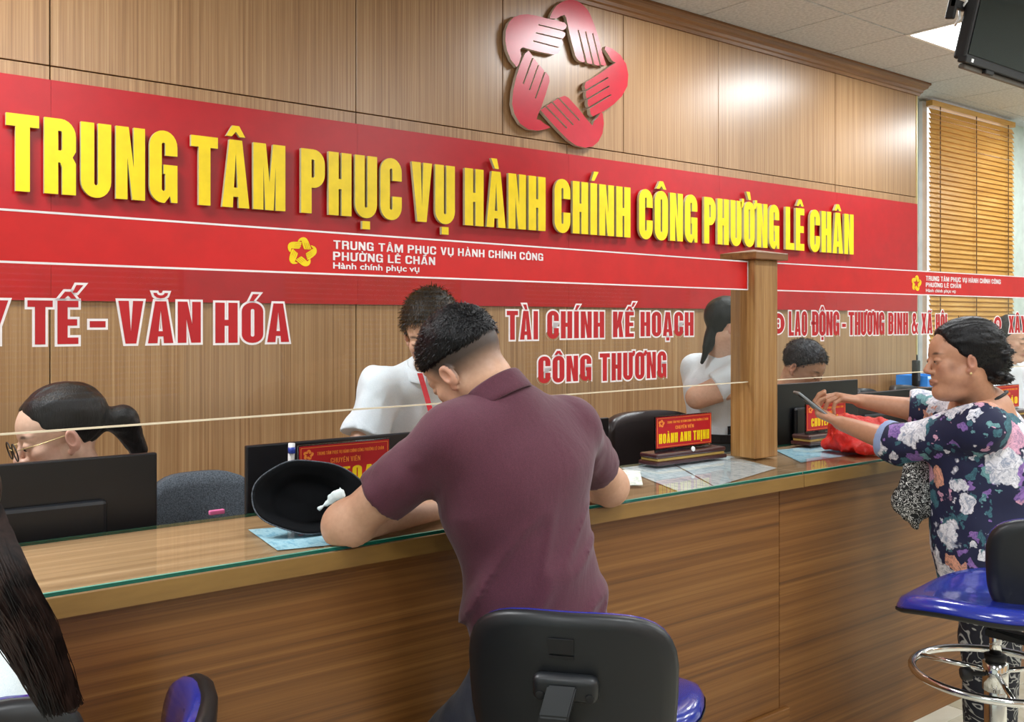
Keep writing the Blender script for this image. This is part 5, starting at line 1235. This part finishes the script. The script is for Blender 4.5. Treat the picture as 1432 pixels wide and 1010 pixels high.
def ponytail_woman():
    hc = atF(83, 608, 2.46); f = Vector((-.93, .0, -.26)); nb = hc + Vector((.075, .0, -.155))
    t = person('seated woman with glasses and a black ponytail behind the left monitor', (nb.x + .05, nb.y, 0))
    W, F, C, hm = make_head(hc, f, (0, 0, 1), R(2), 1.06, nb, 'pale', .003, fem=True, neck_r=.048)
    pel = Vector((nb.x + .09, nb.y + .02, .58)); side = Vector((0, 1, 0)); sF = nb + Vector((.02, .16, -.07)); sN = nb + Vector((.03, -.15, -.07))
    parts = [(W, F, C)]
    for S, q in ((sN, 1), (sF, -1)):
        E_ = S + Vector((-.05, -.03, -.26)); Wr = E_ + Vector((-.24, .0, .02)); s = SD(); s.add(cap(S, E_, .042, .034)); s.add(cap(E_, Wr, .034, .022), .03); add_hand(s, Wr, Wr - E_, (0, 0, -1), q, [(.3, .4, .3)] * 4, sc=.92); lo, hi = bounds([S, E_, Wr + Vector((-.17, 0, 0))], .07); parts.append(skin_piece(s, lo, hi, .006, 'pale'))
    body_obj(parts, t)
    s = SD(); ch = nb.lerp(pel, .4); s.add(ecap(nb + Vector((0, 0, -.06)), ch, .10, .07, .16, .115, side)); s.add(ecap(ch, pel, .16, .115, .16, .12, side), .05)
    for S in (sN, sF): s.add(cap(nb + Vector((0, 0, -.04)), S, .04, .055), .04); e = S + Vector((-.05, -.03, -.26)); a = SD(); a.add(cap(S, e, .058, .056)); a.cut(plane(S.lerp(e, .8), e - S)); s.add(a, .03)
    s.disp(wrinkle(.005, (16, 16, 10))); lo, hi = bounds([pel, nb, sN, sF], .17); hi[2] = nb.z; sd_obj('blouse', s, lo, hi, .008, M['white_blouse'], t)
    s = SD(); s.add(ecap(pel + Vector((0, 0, -.02)), pel + Vector((0, 0, .04)), .17, .13, .16, .12, side))
    for q in (-1, 1): h_ = pel + side * .085 * q; k_ = h_ + Vector((-.36, 0, -.03)); s.add(cap(h_, k_, .08, .06), .03); s.add(cap(k_, (k_.x, k_.y, .08), .058, .045), .03)
    lo, hi = bounds([pel, pel + Vector((-.36, 0, 0)), (pel.x, pel.y, .06)], .18); lo[2] = .005; sd_obj('trousers', s, lo, hi, .014, M['navy'], t, 1)
    ex = [(cap((0, -.10, .0), (.0, -.150, -.015), .022, .030), .02), (cap((.0, -.150, -.015), (.0, -.165, -.10), .036, .022), .02)]
    cap_hair(hm, t, M['hair_black'], ([-.12, -.03, .0, .03, .06, .085, .12], [-.0, .0, .016, .04, .060, .068, .08]), ([-.2, -.16, -.125, -.10, -.05, -.02, .02, .1], [-.16, -.16, -.10, -.075, -.065, .005, .02, .045]), vol=(.083, .104, .088), cen=(0, -.020, .036), amp=.0022, h=.0032, extra=ex, freq=(110, 22, 60))
    eyes(hm, t, -.003)
    # round glasses
    gs = link('glasses', tube_me(loc2w(hm, [(.034 + .024 * math.cos(a), .108 + .0, -.004 + .021 * math.sin(a)) for a in [2*math.pi*i/24 for i in range(24)]]), .0016, 8, True), M['black_rubber'], t, True)
    link('rim', tube_me(loc2w(hm, [(-.034 + .024 * math.cos(a), .108, -.004 + .021 * math.sin(a)) for a in [2*math.pi*i/24 for i in range(24)]]), .0016, 8, True), M['black_rubber'], gs, True)
    link('bridge', tube_me(loc2w(hm, [(-.011, .109, .0), (0, .112, .003), (.011, .109, .0)]), .0013, 6), M['gold_trim'], gs, True)
    for sx in (-1, 1): link('temple_arm', tube_me(loc2w(hm, [(sx*.058, .107, .002), (sx*.074, .06, .002), (sx*.082, .0, .004), (sx*.080, -.014, -.006)]), .0012, 6), M['gold_trim'], gs, True)
    for sx in (-1, 1):
        bm = bmesh.new(); vs = [bm.verts.new(v) for v in loc2w(hm, [(sx*.034 + .023 * math.cos(2*math.pi*i/20), .108, -.004 + .020 * math.sin(2*math.pi*i/20)) for i in range(20)])]; bm.faces.new(vs); link('lens', bm_me(bm), M['lens'], gs)
    q = loc2w(hm, [(.082, .004, -.050)])[0]; bm = bmesh.new(); bmesh.ops.create_uvsphere(bm, u_segments=10, v_segments=8, radius=.0035); me = bm_me(bm); me.transform(Matrix.Translation(Vector(q))); link('earring', me, M['white_plastic'], t, True)
    tube('hair_tie', loc2w(hm, [(.024 * math.cos(a), -.128, -.006 + .024 * math.sin(a)) for a in [2*math.pi*i/16 for i in range(16)]]), .003, M['grey_fabric'], t, 6, True)
ponytail_woman()

def standing_woman():
    hc = atF(1021, 456, 4.12); f = Vector((.80, -.55, -.22)); nb = atF(1006, 496, 4.18); pel = atF(1003, 622, 4.25); side = Vector((-.3, -.95, 0)).normalized()
    t = person('woman in a white shirt standing behind the wooden post, arm stretched forward', (pel.x, pel.y, 0))
    W, F, C, hm = make_head(hc, f, (0, 0, 1), 0, 1.0, nb + Vector((0, 0, -.02)), 'fair', .004, fem=True, neck_r=.048)
    sN = nb + Vector((-.02, -.16, -.065)); sF = nb + Vector((.02, .16, -.065)); eN = atF(975, 556, 4.05); wN = atF(1033, 547, 4.02); eF = sF + Vector((.06, -.06, -.26)); wF = eF + Vector((.22, -.1, .0))
    parts = [(W, F, C)]
    for S, E_, Wr, q in ((sN, eN, wN, 1), (sF, eF, wF, -1)):
        s = SD(); s.add(cap(S, E_, .048, .042)); s.add(cap(E_, Wr, .044, .026), .03); add_hand(s, Wr, Wr - E_, (0, 0, -1), q, [(.3, .4, .3)] * 4, sc=.95); lo, hi = bounds([S, E_, Wr, Wr + (Wr - E_).normalized() * .18], .07); parts.append(skin_piece(s, lo, hi, .0055, 'fair'))
    body_obj(parts, t)
    s = SD(); ch = nb.lerp(pel, .38); s.add(ecap(nb + Vector((0, 0, -.06)), ch, .10, .07, .16, .13, side)); s.add(ecap(ch, pel + Vector((0, 0, .06)), .16, .13, .155, .125, side), .05)
    for S, E_ in ((sN, eN), (sF, eF)): s.add(cap(nb + Vector((0, 0, -.04)), S, .04, .058), .04); a = SD(); a.add(cap(S, S.lerp(E_, .9), .060, .070)); a.cut(plane(S.lerp(E_, .62), E_ - S)); s.add(a, .025)
    s.disp(wrinkle(.005, (16, 16, 10))); s.cut(plane(pel + Vector((0, 0, .05)), (0, 0, -1))); lo, hi = bounds([pel, nb, sN, sF, eN], .16); hi[2] = nb.z; sd_obj('shirt', s, lo, hi, .008, M['white_shirt'], t)
    collar(t, nb + Vector((0, 0, -.04)), Vector((.1, 0, 1)), f, .054, .036, M['white_shirt'], .4)
    bm = bmesh.new(); P = [nb + Vector((.02, -.062, .0)), nb + Vector((.085, -.075, -.08)), nb + Vector((.125, -.06, -.17))]; rows = [[bm.verts.new(p + Vector((.008, -.004, 0))), bm.verts.new(p - Vector((.008, -.002, 0))), bm.verts.new(p + Vector((-.008, .006, 0))), bm.verts.new(p + Vector((.008, .006, 0)))] for p in P]
    for A, B in zip(rows, rows[1:]):
        for i in range(4): bm.faces.new((A[i], B[i], B[(i+1) % 4], A[(i+1) % 4]))
    link('lanyard', bm_me(bm), M['red_cord'], t)
    s = SD(); s.add(ecap(pel + Vector((0, 0, .06)), pel + Vector((0, 0, -.06)), .155, .12, .17, .135, side))
    for q in (-1, 1): h_ = pel + side * .085 * q; s.add(cap(h_ + Vector((0, 0, -.05)), (h_.x, h_.y, .5), .088, .062), .03); s.add(cap((h_.x, h_.y, .5), (h_.x, h_.y, .06), .06, .05), .03)
    s.cut(plane(pel + Vector((0, 0, .065)), (0, 0, 1))); lo, hi = bounds([pel + Vector((0, 0, .05)), (pel.x, pel.y, .05)], .2); lo[2] = .005; sd_obj('trousers', s, lo, hi, .012, M['dark_trousers'], t, 1)
    bm = bmesh.new(); rows = []
    for i in range(32):
        a = 2*math.pi*i/32; sx = side * math.cos(a) * .168 + Vector((side.y, -side.x, 0)) * math.sin(a) * .134; rows.append([bm.verts.new(pel + sx + Vector((0, 0, z))) for z in (.028, .062)])
    for i in range(32): A, B = rows[i], rows[(i+1) % 32]; bm.faces.new((A[0], A[1], B[1], B[0]))
    be = link('belt', bm_me(bm), M['shoe'], t); be.modifiers.new('s', 'SOLIDIFY').thickness = .003
    pb = atF(1021, 602, 4.08); box('buckle', pb - Vector((.012, .0, .018)), pb + Vector((.012, .004, .018)), M['chrome'], t)
    ex = [(cap((0, -.07, -.05), (.0, -.075, -.11), .030, .022), .02), (cap((.0, -.075, -.11), (.0, -.085, -.18), .018, .008), .01)]
    cap_hair(hm, t, M['hair_black'], ([-.12, -.03, .0, .03, .06, .085, .12], [-.0, .0, .016, .04, .060, .068, .08]), ([-.23, -.13, -.10, -.05, -.034, .02, .1], [-.25, -.25, -.25, -.12, .0, .025, .045]), vol=(.083, .104, .091), cen=(0, -.018, .036), amp=.0025, h=.004, extra=ex)
    eyes(hm, t)
standing_woman()

def seated_man():
    hc = atF(1124, 514, 4.45); f = Vector((.10, -.86, -.50)); nb = hc + Vector((-.0, .09, -.14)); t = person('grey-haired man looking down behind the wide monitor right of the post', (nb.x, nb.y, 0))
    W, F, C, hm = make_head(hc, f, (0, 0, 1), R(-4), 1.0, nb, 'tan', .004, fat=.06, neck_r=.058)
    sR, sL = nb + Vector((-.19, .03, -.06)), nb + Vector((.19, .03, -.06)); pel = Vector((nb.x, nb.y + .12, .56)); parts = [(W, F, C)]
    for S, q in ((sR, 1), (sL, -1)):
        E_ = S + Vector((0, -.12, -.25)); Wr = E_ + Vector((-.1 * -q, -.2, .0)); s = SD(); s.add(cap(S, E_, .048, .04)); s.add(cap(E_, Wr, .04, .026), .03); add_hand(s, Wr, Wr - E_, (0, 0, -1), q, [(.3, .4, .3)] * 4); lo, hi = bounds([S, E_, Wr, Wr + (Wr-E_).normalized() * .18], .07); parts.append(skin_piece(s, lo, hi, .007, 'tan'))
    body_obj(parts, t); side = Vector((1, 0, 0)); s = SD(); ch = nb.lerp(pel, .4); s.add(ecap(nb + Vector((0, 0, -.06)), ch, .11, .075, .18, .125, side)); s.add(ecap(ch, pel, .18, .125, .17, .13, side), .05)
    for S in (sR, sL): s.add(cap(nb + Vector((0, 0, -.04)), S, .045, .06), .04); e = S + Vector((0, -.12, -.25)); a = SD(); a.add(cap(S, e, .062, .06)); a.cut(plane(S.lerp(e, .75), e - S)); s.add(a, .03)
    lo, hi = bounds([pel, nb, sR, sL], .18); sd_obj('shirt', s, lo, hi, .010, M['white_shirt'], t)
    s = SD(); s.add(ecap(pel + Vector((0, 0, -.02)), pel + Vector((0, 0, .04)), .17, .13, .16, .12, side))
    for q in (-1, 1): h_ = pel + side * .09 * q; k_ = h_ + Vector((0, -.36, -.03)); s.add(cap(h_, k_, .08, .06), .03); s.add(cap(k_, (k_.x, k_.y, .08), .058, .045), .03)
    lo, hi = bounds([pel, pel + Vector((0, -.36, 0)), (pel.x, pel.y, .06)], .18); lo[2] = .005; sd_obj('trousers', s, lo, hi, .014, M['dark_trousers'], t, 1)
    cap_hair(hm, t, M['hair_grey'], ([-.1, -.03, .02, .05, .08, .12], [.0, .018, .03, .052, .080, .095]), ([-.13, -.09, -.03, .0, .03, .06, .1], [-.06, -.05, -.01, .0, .03, .055, .06]), vol=(.083, .104, .091), cen=(0, -.016, .038), amp=.003, h=.004, strands=2500, slen=.025, sdir=(.5, .7, -.1), freq=(60, 60, 60))
    eyes(hm, t, -.004)
seated_man()

def far_person():
    hc = atF(1418, 473, 5.4); nb = hc + Vector((.0, .05, -.14)); t = person('person in a pale shirt sitting behind the bun of the floral woman', (nb.x, nb.y, 0))
    W, F, C, hm = make_head(hc, (-.2, -.9, -.3), (0, 0, 1), 0, 1.0, nb, 'fair', .006, neck_r=.055); sR, sL = nb + Vector((-.19, .03, -.06)), nb + Vector((.19, .03, -.06)); pel = Vector((nb.x, nb.y + .1, .56)); parts = [(W, F, C)]
    for S, q in ((sR, 1), (sL, -1)):
        E_ = S + Vector((0, -.08, -.26)); Wr = E_ + Vector((q * .1, -.2, .0)); s = SD(); s.add(cap(S, E_, .048, .04)); s.add(cap(E_, Wr, .04, .026), .03); add_hand(s, Wr, Wr - E_, (0, 0, -1), q, [(.3, .4, .3)] * 4); lo, hi = bounds([S, E_, Wr, Wr + (Wr-E_).normalized() * .18], .07); parts.append(skin_piece(s, lo, hi, .008, 'fair'))
    body_obj(parts, t); side = Vector((1, 0, 0)); s = SD(); ch = nb.lerp(pel, .4); s.add(ecap(nb + Vector((0, 0, -.06)), ch, .11, .075, .18, .125, side)); s.add(ecap(ch, pel, .18, .125, .17, .13, side), .05)
    for S in (sR, sL): s.add(cap(nb + Vector((0, 0, -.04)), S, .045, .06), .04); e = S + Vector((0, -.08, -.26)); a = SD(); a.add(cap(S, e, .065, .062)); a.cut(plane(S.lerp(e, .8), e - S)); s.add(a, .03)
    s.disp(wrinkle(.006, (14, 14, 10))); lo, hi = bounds([pel, nb, sR, sL], .2); sd_obj('shirt', s, lo, hi, .010, M['white_shirt'], t)
    s = SD(); s.add(ecap(pel + Vector((0, 0, -.02)), pel + Vector((0, 0, .04)), .17, .13, .16, .12, side))
    for q in (-1, 1): h_ = pel + side * .09 * q; k_ = h_ + Vector((0, -.3, -.03)); s.add(cap(h_, k_, .08, .06), .03); s.add(cap(k_, (k_.x, k_.y, .08), .058, .045), .03)
    lo, hi = bounds([pel, pel + Vector((0, -.3, 0)), (pel.x, pel.y, .06)], .18); lo[2] = .005; sd_obj('trousers', s, lo, hi, .014, M['dark_trousers'], t, 1)
    cap_hair(hm, t, M['hair_black'], ([-.1, -.03, .02, .05, .08, .12], [.0, .018, .03, .052, .080, .095]), ([-.13, -.09, -.03, .0, .03, .06, .1], [-.08, -.07, -.02, .0, .03, .055, .06]), amp=.003, h=.006)
far_person()

# ------------------------------------------------------------------ long-haired woman at the lower left
def long_hair_woman():
    nb = atF(-165, 800, 1.20); hc = nb + Vector((-.02, .05, .15)); t = person('woman with long dark brown hair and a white top at the lower left corner', (nb.x, nb.y, 0))
    W, F, C, hm = make_head(hc, (-.1, .95, -.25), (0, 0, 1), 0, 1.0, nb + Vector((0, 0, -.02)), 'fair', .005, fem=True, neck_r=.05)
    pel = Vector((nb.x, nb.y - .03, .72)); side = Vector((1, 0, 0)); sR, sL = nb + Vector((.132, .0, -.13)), nb + Vector((-.17, 0, -.07)); parts = [(W, F, C)]; arms = []
    for S, q in ((sR, 1), (sL, -1)):
        E_ = S + Vector((.0, .14, -.23)); Wr = E_ + Vector((-.06 * q, .22, .06)); arms.append((S, E_)); s = SD(); s.add(cap(S, E_, .042, .036)); s.add(cap(E_, Wr, .036, .024), .03); add_hand(s, Wr, Wr - E_, (0, 0, -1), -q, [(.3, .4, .3)] * 4, sc=.9); lo, hi = bounds([S, E_, Wr, Wr + (Wr-E_).normalized() * .16], .07); parts.append(skin_piece(s, lo, hi, .006, 'fair'))
    body_obj(parts, t); s = SD(); ch = nb.lerp(pel, .4); s.add(ecap(nb + Vector((0, 0, -.05)), ch, .10, .07, .16, .115, side)); s.add(ecap(ch, pel, .16, .115, .165, .13, side), .05)
    for S, E_ in arms: s.add(cap(nb + Vector((0, 0, -.04)), S, .042, .058), .04); a = SD(); a.add(cap(S, E_, .060, .062)); a.cut(plane(S.lerp(E_, .7), E_ - S)); s.add(a, .03)
    s.disp(wrinkle(.006, (14, 14, 10))); lo, hi = bounds([pel, nb, sR, sL, arms[0][1]], .16); sd_obj('blouse', s, lo, hi, .008, M['white_blouse'], t)
    s = SD(); s.add(ecap(pel + Vector((0, 0, -.02)), pel + Vector((0, 0, .04)), .17, .14, .165, .13, side))
    for q in (-1, 1): h_ = pel + side * .09 * q; k_ = h_ + Vector((0, .36, -.03)); s.add(cap(h_, k_, .08, .06), .03); s.add(cap(k_, (k_.x, k_.y - .05, .35), .058, .045), .03)
    lo, hi = bounds([pel, pel + Vector((0, .36, 0)), (pel.x, pel.y, .35)], .18); sd_obj('trousers', s, lo, hi, .014, M['navy'], t, 1)
    # hair mass falling over the shoulder, plus individual strands
    g = [hc + Vector((.03, -.03, .02)), atF(-78, 690, 1.12), atF(-18, 785, 1.06), atF(44, 880, 1.04), atF(97, 982, 1.03)]
    s = SD(); s.add(ell(hc + Vector((0, -.02, .03)), (.09, .108, .098)))
    wd = [.085, .066, .048, .036, .014]
    def gp(u):
        u = min(max(u, 0), 3.9999); k = int(u); q = u - k; P = [g[max(0, k-1)], g[k], g[k+1], g[min(4, k+2)]]
        return .5 * ((2 * P[1]) + (P[2] - P[0]) * q + (2*P[0] - 5*P[1] + 4*P[2] - P[3]) * q*q + (3*P[1] - P[0] - 3*P[2] + P[3]) * q**3)
    gw = lambda u: float(np.interp(u, range(5), wd))
    s.add(cap(g[0], g[1], .06), .03)
    for k in range(20): u, v = k * .2, (k + 1) * .2; s.add(ecap(gp(u), gp(v), gw(u) * .55, .014, gw(v) * .55, .014, Rt), .012)
    s.sub(ell(hc + Vector((-.01, .10, -.02)), (.07, .07, .09)), .01)
    s.disp(lambda P: .0012 * vnoise(P * np.array((70, 70, 9), np.float32))); lo, hi = bounds(g + [hc], .14); lo[2] = g[-1].z - .04; sd_obj('hair', s, lo, hi, .005, M['hair_brown'], t, 1)
    rs = np.random.RandomState(2); n = 5200; K = 14; Vv, Ff = [], []
    G = np.array([A3(p) for p in g]); Rn, Fn = A3(Rt), A3(Fd)
    ts = np.linspace(0, 1, K) * (len(g) - 1)
    for k in range(n):
        off = rs.uniform(-1, 1); dp = -abs(rs.normal(.8, .18)) * math.sqrt(max(0, 1 - off * off)) - .05; ln = rs.uniform(.62, 1.04); ph = rs.rand() * 6.28; pts = []
        for i in range(K):
            u = min(ts[i] * ln, len(g) - 1 - 1e-6); j = int(u); fr_ = u - j; c = G[j] * (1 - fr_) + G[j+1] * fr_; c = A3(gp(u)); w = (wd[j] * (1 - fr_) + wd[j+1] * fr_)
            if j == 3: w = max(w, .018)
            ww = .0028 * math.sin(ph + u * 3.2 + off * 4); pts.append(c + Rn * (off * w * .86 + ww) + Fn * (dp * .034 + ww * .5))
        pts = np.array(pts); b0 = len(Vv) * 1
        wds = np.linspace(.0014, .0004, K)[:, None]; Vv.append(np.concatenate([pts - Rn * wds, pts + Rn * wds]))
    F1 = np.array([[i, i + 1, i + 1 + K, i + K] for i in range(K - 1)]); Ff = np.concatenate([F1 + 2 * K * k for k in range(n)]); o = link('hair_strands', np_me(np.concatenate(Vv), Ff), M['hair_brown'], t, True); tag(o, kind='stuff')
    # small leaf print on the blouse is left plain
long_hair_woman()

# ------------------------------------------------------------------ small things on the counter
def hat():
    c = atF(434, 688, 2.20); c.z = CTOP + .078; t = thing('sun_hat', 'black wide-brimmed sun hat lying on its side by the maroon elbow', 'hat', (c.x, c.y, CTOP + .001))
    ax = (Rt * .30 - Fd * .75 + Up * .35).normalized(); u = (Rt - ax * Rt.dot(ax)).normalized(); v = ax.cross(u)
    if v.z < 0: v = -v
    bm = bmesh.new(); n = 48; rows = []
    pr = [(1.0, .0, 0), (.97, .004, 0), (.86, -.010, 0), (.74, -.020, 0), (.66, -.030, 0), (.60, -.045, 0), (.50, -.056, 0), (.30, -.060, 0), (.02, -.061, 0)]
    for r, d, _ in pr:
        row = []
        for i in range(n):
            a = 2*math.pi*i/n; wob = 1 + .05 * math.sin(2*a + .6) * r + .012 * math.sin(7*a); row.append(bm.verts.new(c + u * (math.cos(a) * .125 * r * wob) + v * (math.sin(a) * .088 * r * wob) + ax * (d + .010 * math.sin(3*a + 1) * r)))
        rows.append(row)
    for A, B in zip(rows, rows[1:]):
        for i in range(n): bm.faces.new((A[i], B[i], B[(i+1) % n], A[(i+1) % n]))
    bm.faces.new(rows[-1]); o = link('crown', bm_me(bm), M['hat'], t, True); md = o.modifiers.new('s', 'SOLIDIFY'); md.thickness = .003
    tube('brim_wire', [c + u * (math.cos(a) * .126 * (1 + .05 * math.sin(2*a + .6) + .012 * math.sin(7*a))) + v * (math.sin(a) * .089 * (1 + .05 * math.sin(2*a + .6) + .012 * math.sin(7*a))) + ax * (.010 * math.sin(3*a + 1)) for a in [2*math.pi*i/64 for i in range(64)]], .0018, M['grey_fabric'], t, 6, True)
    s = SD(); p = c + ax * -.01; a1, b1 = atF(447, 712, 2.21), atF(478, 688, 2.19); s.add(ecap(a1, b1, .006, .004, .012, .005, Up)); s.disp(wrinkle(.003, (60, 60, 60))); lo, hi = bounds([a1, b1], .04); o = sd_obj('tissue', s, lo, hi, .003, M['white_blouse'], None); tag(o, 'crumpled white tissue lying in the mouth of the black hat', 'tissue')
hat()
def small_things():
    # upright white stylus pen with blue band in the monitor corner
    a, b_ = atF(407, 648, 2.40), atF(408, 620, 2.40); t = thing('pen', 'white pen with a blue cap standing behind the black hat', 'pen', Vector((a.x, a.y, CTOP + .001)))
    tube('barrel', [Vector((a.x, a.y, CTOP + .0015)), a, b_], [.008, .008, .0085], M['white_plastic'], t); tube('pen_cap', [atF(408, 634, 2.39), atF(408, 626, 2.39)], [.0092, .0092], M['blue_plastic'], t)
    z = CTOP + .006
    for lb, P, r in (('white curved cable end left of the black hat', [(366, 711), (376, 722), (392, 725), (400, 722)], .0035), ('blue and white pen lying under the black hat brim', [(380, 718), (402, 727), (440, 727)], .0055)):
        pts = [atZ(x, y, z) for x, y in P]; t = thing('pen' if 'pen' in lb else 'cable', lb, 'pen' if 'pen' in lb else 'cable', (pts[0].x, pts[0].y, CTOP + .0005)); tube('barrel' if 'pen' in lb else 'wire', pts, r, M['white_plastic'], t)
        if 'pen' in lb: tube('grip', [pts[0] + (pts[1] - pts[0]) * .2, pts[0] + (pts[1] - pts[0]) * .9], r + .0008, M['blue_plastic'], t)
    p = atZ(591, 727, CTOP + .001); s = SD(); s.add(ecap(p - Rt * .05 + Up * .010, p + Rt * .04 + Up * .012, .022, .008, .016, .008, Fd)); s.disp(wrinkle(.006, (60, 60, 60))); lo, hi = bounds([p - Rt * .06, p + Rt * .06], .04); lo[2] = CTOP + .0008
    o = sd_obj('plastic_pouch', s, lo, hi, .003, M['clear'], None, 0); tag(o, 'crumpled clear plastic pouch under the maroon man chest', 'pouch')
    p = atY(303, 719, 2.38); o = box('highlighter', (p.x - .02, p.y - .006, .99), (p.x + .02, p.y + .006, 1.002), M['pink'], None, .003, 2); o.location = (0, 0, 0)
    tag(o, 'small pink highlighter at the back of the counter by the grey chair', 'highlighter')
    # red plastic bag
    s = SD(); cz = CTOP
    a, b_ = atZ(1168, 622, cz + .02), atZ(1222, 630, cz + .02); c = atF(1180, 598, 3.60); d = atF(1220, 603, 3.62)
    s.add(ecap(a + Fd * .02, b_ + Fd * .03, .05, .028, .045, .02, Fd)); s.add(cap(c, d, .05, .040), .03); s.add(cap(a.lerp(b_, .3) + Up * .03, atF(1238, 596, 3.62), .04, .03), .03); s.disp(lambda P: .010 * np.abs(vnoise(P * 26)) - .006 + .004 * vnoise(P * 60)); s.cut(lambda P: CTOP + .0015 - P[:, 2])
    lo, hi = bounds([a, b_, c, d, atF(1238, 590, 3.6)], .08); o = sd_obj('plastic_bag', s, lo, hi, .004, M['bag'], None, 0); tag(o, 'crumpled bright red plastic bag under the floral woman forearms', 'bag')
    # blue folder stack and black phone at the window end
    p = atY(1290, 535, 3.35); t = thing('document_tray', 'bright blue document tray beside the end of the wood wall', 'tray', (p.x, p.y, p.z)); 
    bm = bmesh.new(); add_box(bm, (p.x - .12, p.y - .1, p.z - .02), (p.x + .16, p.y + .12, p.z - .01)); add_box(bm, (p.x - .12, p.y - .1, p.z - .01), (p.x - .115, p.y + .12, p.z + .05)); add_box(bm, (p.x + .155, p.y - .1, p.z - .01), (p.x + .16, p.y + .12, p.z + .05)); add_box(bm, (p.x - .115, p.y + .115, p.z - .01), (p.x + .155, p.y + .12, p.z + .05)); add_box(bm, (p.x - .115, p.y - .1, p.z - .01), (p.x + .155, p.y - .095, p.z + .03)); link('body', bm_me(bm), M['bright_blue'], t)
    link('papers', box_me((p.x - .105, p.y - .09, p.z - .009), (p.x + .145, p.y + .11, p.z + .035)), M['paper_blue'], t)
    cb = thing('cabinet', 'wooden cabinet carrying the blue tray beside the wood wall end', 'cabinet', (p.x + .05, p.y + .06, 0)); box('body', (p.x - .1, p.y - .14, .06), (p.x + .5, p.y + .12, p.z - .036), M['cornice_wood'], cb, .003, 1); box('top', (p.x - .14, p.y - .16, p.z - .0355), (p.x + .52, p.y + .14, p.z - .0205), M['top_wood'], cb); box('plinth', (p.x - .08, p.y - .12, 0), (p.x + .48, p.y + .10, .06), M['black_plastic'], cb)
    for q in (0, 1): dd = box('door', (p.x - .09 + .3 * q, p.y - .156, .08), (p.x + .19 + .3 * q, p.y - .141, p.z - .06), M['post_wood'], cb, .003, 1); tube('handle', [(p.x + .17 + .06 * q, p.y - .165, .6), (p.x + .17 + .06 * q, p.y - .165, .75)], .006, M['chrome'], dd)
    p = atY(1281, 522, 3.30); t = thing('desk_telephone', 'black upright handset standing at the end of the wood wall', 'telephone', (p.x, p.y, p.z - .09)); 
    bm = bmesh.new(); add_box(bm, (p.x - .022, p.y - .02, p.z - .085), (p.x + .022, p.y + .02, p.z + .085), .008, 3); link('handset', bm_me(bm), M['black_plastic'], t, True); tube('aerial', [(p.x + .012, p.y, p.z + .083), (p.x + .012, p.y, p.z + .12)], .005, M['black_rubber'], t); box('keypad', (p.x - .014, p.y - .0225, p.z - .05), (p.x + .014, p.y - .0201, p.z + .01), M['grey_fabric'], t)
small_things()
